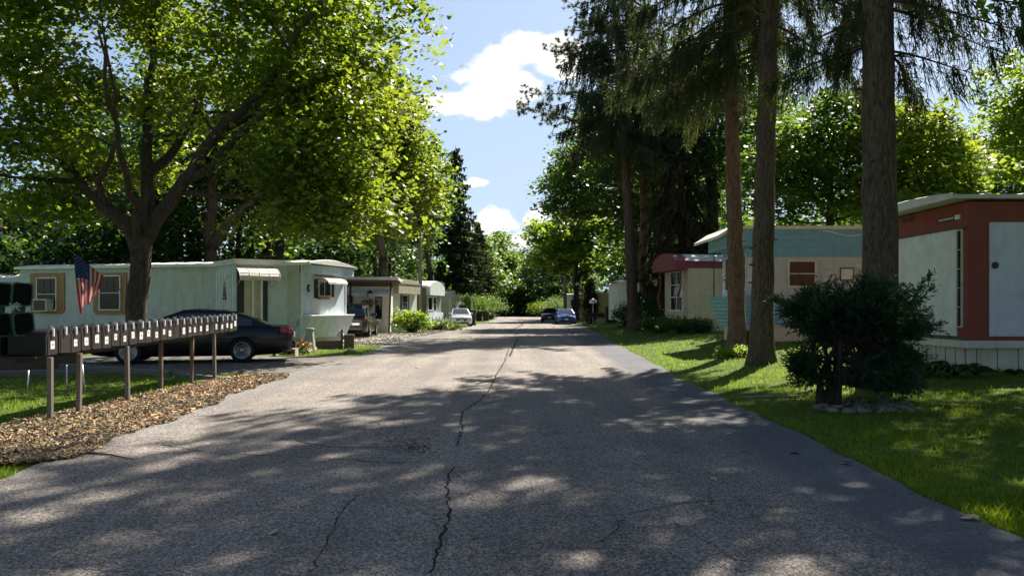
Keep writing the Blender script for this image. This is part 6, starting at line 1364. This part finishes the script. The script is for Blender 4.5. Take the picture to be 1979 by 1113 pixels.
# ------------------------------------------------------------------ utility poles, lamp post, bins, small things
def pole(label, px, Y, r, h, cross=True):
    x = X(px, Y); z = gzf(x, Y); t = empty('utility_pole', (x, Y, z), 0, label, 'utility pole'); mb = MB(); mb.tube([(0, 0, -0.3), (0, 0, h * 0.5), (0.05, 0, h)], [r, r * 0.9, r * 0.7], 12); mb.build('pole', M['pole_wood'], t)
    mb = MB(); mb.box(-0.7, 0.75, -0.12, -0.02, h - 0.6, h - 0.48); mb.build('crossarm', M['pole_wood'], t)
    mb = MB(); mb.tube([(r * 0.9, -r * 0.5, 0.0), (r * 0.9, -r * 0.5, h * 0.55)], 0.02, 6); mb.build('conduit', M['wood_grey'], t)
pole('weathered utility pole standing before the sage home on the left', 812, 56.2, 0.15, 8.0)
pole('far utility pole behind the parked blue car', 1092, 92, 0.19, 9.0)
YL = 44; XL = X(715, YL)
lp = empty('lamp_post', (XL, YL, 0), 0, 'black garden lamp post with a lantern, half covered in vine', 'lamp post')
mb = MB(); mb.tube([(0, 0, -0.2), (0, 0, 0.25), (0, 0, 1.95)], [0.06, 0.035, 0.03], 10); mb.build('post', M['black_trim'], lp)
mb = MB(); mb.lathe([(0.05, 1.95), (0.09, 2.0), (0.10, 2.02)], 8); mb.lathe([(0.20, 2.32), (0.10, 2.45), (0.03, 2.5), (0.02, 2.56)], 8); [mb.tube([(0.10 * math.cos(a), 0.10 * math.sin(a), 2.0), (0.17 * math.cos(a), 0.17 * math.sin(a), 2.33)], 0.008, 4) for a in np.linspace(0, 2 * math.pi, 7)[:-1]]; ln = mb.build('lantern', M['black_trim'], lp)
mb = MB(); mb.lathe([(0.085, 2.02), (0.15, 2.31)], 6, smooth=False); mb.build('glass', M['lamp_clear'], ln)
g = np.random.default_rng(8); n = 1500; zz = g.uniform(0.1, 1.95, n); an = g.uniform(0, 6.283, n); rr = (0.10 + 0.17 * g.uniform(0, 1, n)) * (1 + 0.5 * np.sin(zz * 4)); C = np.stack([np.cos(an) * rr + 0.12 * np.sin(zz * 3), np.sin(an) * rr, zz], 1)
vn = empty('climbing_vine', (XL, YL, 0), 0, 'leafy vine climbing the garden lamp post', 'vine'); link('foliage', np_faces('foliage', leaf_cloud(C, 0.10, g=g), 4, M['leaf_far']), vn)
mb = MB(); mb.tube([(0.06 * math.cos(t * 9) , 0.06 * math.sin(t * 9), t * 1.9) for t in np.linspace(0, 1, 30)], 0.012, 5); mb.build('stem', M['bark_dark'], vn)
o = MB(); o.tube([(0.0 + 0.25 * math.cos(a), 0, 0.36 + 0.34 * math.sin(a)) for a in np.linspace(0, 2 * math.pi, 25)], 0.05, 8, caps=False); o = o.build('garden_hoop', M['wood_grey']); o.location = (XL + 0.15, YL - 0.45, 0); lab(o, 'round hoop leaning at the foot of the garden lamp post', 'hoop')
# water meter pipe beside the lamp post
mb = MB(); mb.tube([(0, 0, -0.1), (0, 0, 0.55), (0.05, 0, 0.68)], 0.045, 8); mb.lathe([(0.10, 0.62), (0.13, 0.70), (0.10, 0.80), (0.02, 0.84)], 12); o = mb.build('utility_meter', M['wood_grey']); o.location = (X(729, 44), 44, 0); lab(o, 'short grey meter post right of the vine covered lamp', 'meter')
def bin_(label, px, Y, w, h, mat='bin_black', ang=0.0):
    x = X(px, Y); z = gzf(x, Y); t = empty('trash_bin', (x, Y, z + 0.01), ang, label, 'trash bin'); mb = MB(); a, b = w * 0.40, w * 0.5
    V = [(-a, -a, 0.05), (a, -a, 0.05), (a, a, 0.05), (-a, a, 0.05), (-b, -b, h * 0.92), (b, -b, h * 0.92), (b, b, h * 0.92), (-b, b, h * 0.92)]; mb.add(V, [(0, 3, 2, 1), (4, 5, 6, 7), (0, 1, 5, 4), (1, 2, 6, 5), (2, 3, 7, 6), (3, 0, 4, 7)]); mb.build('body', M[mat], t)
    mb = MB(); mb.prism([(-b - 0.03, h * 0.92), (b + 0.05, h * 0.92), (b + 0.03, h * 0.97), (0, h), (-b - 0.02, h * 0.97)], -b - 0.02, b + 0.02, axis='y'); mb.build('lid', M[mat], t)
    for s in (-1, 1): mb = MB(); mb.lathe([(0.12, s * (a - 0.02)), (0.12, s * (a + 0.05))], 16, T=lambda v: Vector((v.y, v.x + a, v.z + 0.11)), axis='y', smooth=False); mb.build('wheel', M['rubber'], t)
bin_('tall black wheeled bin right beside the white car', 912, 64, 0.68, 1.32)
bin_('black bin in front of the shrubs, farther left of the two beyond the white car', 926, 87, 0.7, 1.15); bin_('black bin nearest the road edge before the shrubs', 939, 86, 0.72, 1.05)
bin_('dark square bin on the right lawn beside the olive shed', 1181, 60, 1.0, 1.35)
def timber(label, p, q, w=0.14, h=0.13, mat='wood_grey', z=0.0, name='landscape_timber'):
    a = Vector((X(p[0], F * H0 / (p[1] - HY)), F * H0 / (p[1] - HY), z)); b = Vector((X(q[0], F * H0 / (q[1] - HY)), F * H0 / (q[1] - HY), z)); d = b - a; mb = MB(); mb.box(0, d.length, -w / 2, w / 2, -0.02, h, bev=0.012); o = mb.build(name, M[mat]); o.location = a; o.rotation_euler = (0, 0, math.atan2(d.y, d.x)); return lab(o, label, 'timber', 'landscape timbers edging the left lawn')
timber('grey landscape timber lying nearest, left of the first two mailbox posts', (-70, 729), (130, 726)); timber('long grey landscape timber running behind the middle mailbox posts', (118, 712), (330, 728)); timber('landscape timber beyond the far mailbox posts', (340, 727), (450, 737), h=0.08)
timber('raised landscape timber at the left edge behind the first mailbox post', (-60, 722), (150, 708), h=0.3, mat='wood_brown')
for k, (px, lb) in enumerate(((53, 'thin metal stake by the left lawn edge'), (131, 'slanted bright metal stake under the third mailbox'), (166, 'slanted bright metal stake under the fourth and fifth mailboxes'))):
    Y = 13.3; mb = MB(); mb.tube([(0, 0, -0.1), (0.02 - 0.04 * k, 0, 0.42 + 0.1 * (k > 0))], 0.012, 6); o = mb.build('stake', M['silver']); o.location = (X(px, Y), Y, 0); lab(o, lb, 'stake')
# things by the end of the mint green home
Y = 27.0; mb = MB(); mb.lathe([(0.24, -0.05), (0.22, 0.05), (0.15, 0.62), (0.13, 0.72), (0.16, 0.74), (0.16, 0.80)], 18); o = mb.build('planter_pedestal', M['concrete']); o.location = (X(598, 26.6), 26.6, 0); lab(o, 'pale concrete pedestal behind the bumper of the black sedan', 'pedestal')
pt = empty('planter_box', (X(632, 28.2), 28.2, 0), R(10), 'dark wooden planter box under the end of the mint green home', 'planter')
mb = MB(); mb.box(-0.55, 0.55, -0.2, -0.16, 0, 0.3); mb.box(-0.55, 0.55, 0.16, 0.2, 0, 0.3); mb.box(-0.55, -0.51, -0.16, 0.16, 0, 0.3); mb.box(0.51, 0.55, -0.16, 0.16, 0, 0.3); mb.box(-0.51, 0.51, -0.16, 0.16, 0, 0.22); mb.build('boards', M['wood_brown'], pt)
mb = MB(); mb.box(0.62, 0.98, -0.2, 0.2, 0, 0.52); mb.box(0.5, 0.58, -0.2, -0.12, 0, 0.72); mb.build('end_post', M['wood_brown'], pt)
mb = MB(); mb.box(-0.35, 0.35, -0.18, 0.18, 0.2, 0.24); mb.box(-0.35, -0.31, -0.18, 0.18, 0.0, 0.2); mb.box(0.31, 0.35, -0.18, 0.18, 0, 0.2); o = mb.build('step', M['concrete']); o.location = (X(552, 23.9), 23.9, 0); lab(o, 'low grey step behind the rear wheel of the black sedan', 'step')
mb = MB(); mb.lathe([(0.03, 0), (0.10, 0.02), (0.03, 0.08), (0.02, 0.35), (0.13, 0.38), (0.15, 0.45), (0.05, 0.6), (0.01, 0.66)], 14); o = mb.build('solar_lamp', M['white']); o.location = (X(658, 30), 30, 0); lab(o, 'small white garden lamp by the flared end of the mint green home', 'garden lamp')
def flowers(label, px, Y, r, h, seed, mat='flower'):
    g = np.random.default_rng(seed); x = X(px, Y); z = gzf(x, Y); t = empty('flower_clump', (x, Y, z), 0, label, 'flowers'); n = 160; C = np.stack([g.normal(size=n) * r * .5, g.normal(size=n) * r * .5, g.uniform(0.05, h, n)], 1)
    link('leaves', np_faces('leaves', leaf_cloud(C, 0.09, g=g), 4, M['leaf_mid']), t); C2 = np.stack([g.normal(size=60) * r * .5, g.normal(size=60) * r * .5, g.uniform(h * .4, h * 1.15, 60)], 1); link('blooms', np_faces('blooms', leaf_cloud(C2, 0.10, g=g), 4, M[mat]), t)
M['flower'] = leaf_mat('red flowers', (0.5, 0.06, 0.03), trans=0.3, tc_=(0.8, 0.12, 0.03)); M['flower_orange'] = leaf_mat('orange flowers', (0.7, 0.22, 0.04), trans=0.3, tc_=(0.9, 0.3, 0.04))
flowers('red flowers growing behind the bumper of the black sedan', 585, 24.8, 0.3, 0.4, 1); flowers('orange flowers at the foot of the narrow arborvitae', 1131, 64.5, 0.42, 1.2, 2, 'flower_orange')
# picket fence and porch columns near the white car
pf = empty('picket_fence', (X(851, 58), 58, 0), 0, 'short white picket fence left of the white car', 'fence')
for i in range(6):
    mb = MB(); x = -0.62 + i * 0.25; mb.prism([(x, 0), (x + 0.11, 0), (x + 0.11, 0.75), (x + 0.055, 0.88), (x, 0.75)], 0, 0.03, axis='y'); mb.build('picket', M['white'], pf)
mb = MB(); mb.box(-0.65, 0.76, 0.035, 0.07, 0.2, 0.28); mb.box(-0.65, 0.76, 0.035, 0.07, 0.56, 0.64); mb.build('rail', M['white'], pf)
ar = empty('porch_arbor', (X(900, 80), 80, 0), 0, 'white columned arbor rising behind the white car', 'arbor')
for x in (-1.05, -0.75, 0.65): mb = MB(); mb.lathe([(0.13, 0), (0.13, 0.15), (0.10, 0.2), (0.09, 2.3), (0.14, 2.4), (0.15, 2.5)], 14, T=lambda v, x=x: v + Vector((x, 0, 0))); mb.build('column', M['white'], ar)
mb = MB(); mb.box(-1.3, -0.5, -0.3, 0.3, 2.5, 2.72, bev=0.03); mb.box(0.45, 0.85, -0.3, 0.3, 2.5, 2.6, bev=0.02); mb.build('lintel', M['white'], ar)
# things by the arborvitae and olive shed
mb = MB(); mb.lathe([(0.01, 0.0), (0.36, 0.05), (0.30, 0.16), (0.02, 0.2)], 16, T=lambda v: Vector((v.x, v.z - 0.1, v.y)), smooth=True); mb.tube([(0.0, 0.02, -0.1), (0.0, 0.02, -1.0)], 0.03, 6)
dish = MB(); dish.lathe([(0.02, 0.0), (0.22, 0.05), (0.34, 0.14), (0.35, 0.15), (0.22, 0.07), (0.02, 0.02)], 20, T=lambda v: Vector((v.x, -v.z, v.y)))
dish.tube([(0, 0, 0), (0, 0.12, -0.1), (0, 0.12, -0.75)], 0.025, 6); o = dish.build('satellite_dish', M['greywhite']); o.location = (X(1188, 59), 59.3, Z(562, 59)); lab(o, 'grey satellite dish on the corner of the long white home', 'satellite dish')
mb = MB(); mb.tube([(0, 0, -0.2), (0, 0, 1.9)], 0.04, 6); mb.lathe([(0.02, 2.15), (0.3, 1.95), (0.32, 1.75), (0.05, 1.72)], 14); o = mb.build('bird_feeder', M['greywhite']); o.location = (X(1146, 64), 64, gzf(X(1146, 64), 64)); lab(o, 'pale dome topped feeder on a pole beside the arborvitae', 'feeder')
mb = MB(); mb.tube([(0, 0, -0.2), (0, 0, 4.2)], 0.07, 8); pl_ = mb.build('post', M['white'], sl := empty('street_lamp', (X(1156, 76), 76, gzf(X(1156, 76), 76)), 0, 'white post with an angled lamp arm behind the olive shed', 'street lamp')); mb = MB(); mb.tube([(0, 0, 4.15), (-0.35, 0, 4.7), (-0.6, 0, 4.95)], 0.06, 6); mb.build('arm', M['greywhite'], sl)
bench = MB(); [bench.box(-0.9 + i * 1.5, -0.84 + i * 1.5, -0.2, 0.2, 0, 0.45) for i in range(2)]; bench.box(-0.95, 0.75, -0.25, 0.25, 0.45, 0.5); bench.box(-0.95, 0.75, 0.2, 0.25, 0.55, 0.9); o = bench.build('garden_bench', M['black_trim']); o.location = (X(1160, 62), 62, gzf(X(1160, 62), 62)); lab(o, 'dark garden bench in front of the olive shed', 'bench')
# plank path on the right lawn, edging board
mb = MB(); mb.box(0, 2.9, -0.09, 0.09, -0.06, 0.012, bev=0.004); o = mb.build('path_plank', M['wood_grey']); x0 = X(1690, 12.8); o.rotation_euler = (0, -math.atan((gzf(x0 + 2.9, 12.9) - gzf(x0, 12.9)) / 2.9), 0); o.location = (x0, 12.9, gzf(x0, 12.9) + 0.01); lab(o, 'long grey plank lying in the grass right of the yew', 'plank')
mb = MB(); mb.box(0, 1.0, -0.07, 0.07, -0.06, 0.012, bev=0.004); o = mb.build('path_plank', M['wood_grey']); x0 = X(1440, 12.7); o.rotation_euler = (0, -math.atan(gzf(x0 + 1, 12.8) - gzf(x0, 12.8)), 0); o.location = (x0, 12.8, gzf(x0, 12.8) + 0.01); lab(o, 'short plank lying in the grass left of the yew', 'plank')
# fallen branch and scattered leaves on the road
mb = MB()
def g3(px, py, z=0.03): Y = F * H0 / (py - HY); return Vector((X(px, Y), Y, z))
mb.tube([g3(104, 871), g3(140, 878), g3(170, 879), g3(215, 884), g3(258, 893)], [0.008, 0.011, 0.012, 0.010, 0.005], 6); mb.tube([g3(116, 884), g3(140, 879), g3(170, 880)], [0.005, 0.007, 0.008], 5); mb.tube([g3(170, 879), g3(188, 875, .06), g3(205, 877, .05)], [0.007, 0.005, 0.003], 5)
lab(mb.build('fallen_branch', M['wood_brown']), 'thin bare fallen branch lying where the mulch meets the road', 'branch')
M['dry_leaf'] = paint('dry leaf', (0.42, 0.33, 0.22), 0.8, dirt=0.2, streak=False)
def leafm(seed):
    r = random.Random(seed); mb = MB(); V = [Vector((x, y - .5, 0.12 * math.sin(x * 4 + seed) + 0.1 * abs(x) + 0.05 * y)) for x, y, _ in MAPLE]; mb.v = [tuple(v) for v in V] + [(0, 0, 0.02)]; mb.f = [[i, (i + 1) % 10, 10] for i in range(10)]; mb.m = [0] * 10; mb.sm = [False] * 10
    me = bpy.data.meshes.new('leaf'); me.from_pydata(mb.v, [], mb.f); me.materials.append(M['dry_leaf']); return me
LM = [leafm(k) for k in range(3)]
spots = [(1537, 879, .11), (1636, 900, .10), (1873, 1008, .12), (1305, 828, .07), (1379, 930, .06), (880, 716, .1), (925, 742, .14), (805, 713, .1), (728, 698, .08), (1105, 645, .2), (1180, 705, .08), (985, 802, .05), (1345, 802, .05), (740, 770, .05), (100, 911, .05), (530, 1034, .08), (1050, 668, .1), (862, 697, .08), (1408, 841, .07), (1970, 815, .12), (1240, 690, .08), (700, 655, .12), (640, 700, .06), (1100, 760, .05), (470, 800, .05)]
for k, (px, py, s) in enumerate(spots):
    o = link('fallen_leaf', LM[k % 3]); p = g3(px, py, 0.0); inr = in_road(p.x, p.y); o.location = (p.x, p.y, gzf(p.x, p.y) + (0.026 if inr else 0.06)); o.scale = (s, s, s); o.rotation_euler = (random.uniform(-.2, .2), random.uniform(-.2, .2), random.uniform(0, 6.28))
    lab(o, 'small dry curled leaf lying on the ground by the road', 'leaf', 'dry leaves scattered about the road')
# unseen trees added to shade the near lawn and road, besides the corner spruce
deciduous('added_shade_tree', 'unseen leafy tree added beyond the right edge to shade the near lawn', (14.5, 14.0), 15, (14.2, 13.6, 8.8), (4.6, 4.8, 4.6), 0.35, 'leaf_mid', 'bark_dark', 0.2, nl=30, cpl=8, lpc=45, seed=301, lobe=0.33)
conifer('spruce_tree', 'spruce just beyond the right edge whose drooping twigs enter the top right corner', (11.6, 10.8), 17, 6.5, 4.1, 0.3, seed=302, whorl=0.36, nb=7, W=0.03, twl=0.6, step=0.09, zfine=7.5, droop=0.45)

for k, (x, y, h, lb) in enumerate([(-8.5, -9.0, 15, 'leafy tree added on the left behind the camera to block sky light'), (9.5, -6.0, 15, 'leafy tree added on the right behind the camera to block sky light'), (17.5, -1.0, 14, 'unseen leafy tree added right of the camera to block sky light')]):  # crowns added around the camera to cut the sky light on the scene
    deciduous('added_shade_tree', lb, (x, y), h, (x * 0.9, y, h * 0.62), (6.2, 6.0, h * 0.36), 0.35, 'leaf_dark', 'bark_dark', 0.34, nl=26, cpl=7, lpc=26, seed=310 + k, lobe=0.36)

deciduous('added_shade_tree', 'unseen leafy tree added behind the red and white home to shade the lawn', (18.6, 20.5), 15, (18.2, 20.5, 9.0), (3.6, 4.2, 4.6), 0.3, 'leaf_maple', 'bark_dark', 0.2, nl=28, cpl=8, lpc=45, seed=320, lobe=0.34)  # added out of view to darken the right lawn

deciduous('added_shade_tree', 'tall tree added beside the right edge, its unseen high crown shading the lawn', (14.6, 20.5), 20, (12.4, 20.0, 14.8), (5.0, 5.0, 4.0), 0.35, 'leaf_maple', 'bark_dark', 0.22, nl=26, cpl=7, lpc=42, seed=321, lobe=0.3, zmin=10.2)  # added crown, kept above the frame to shade lawn and road
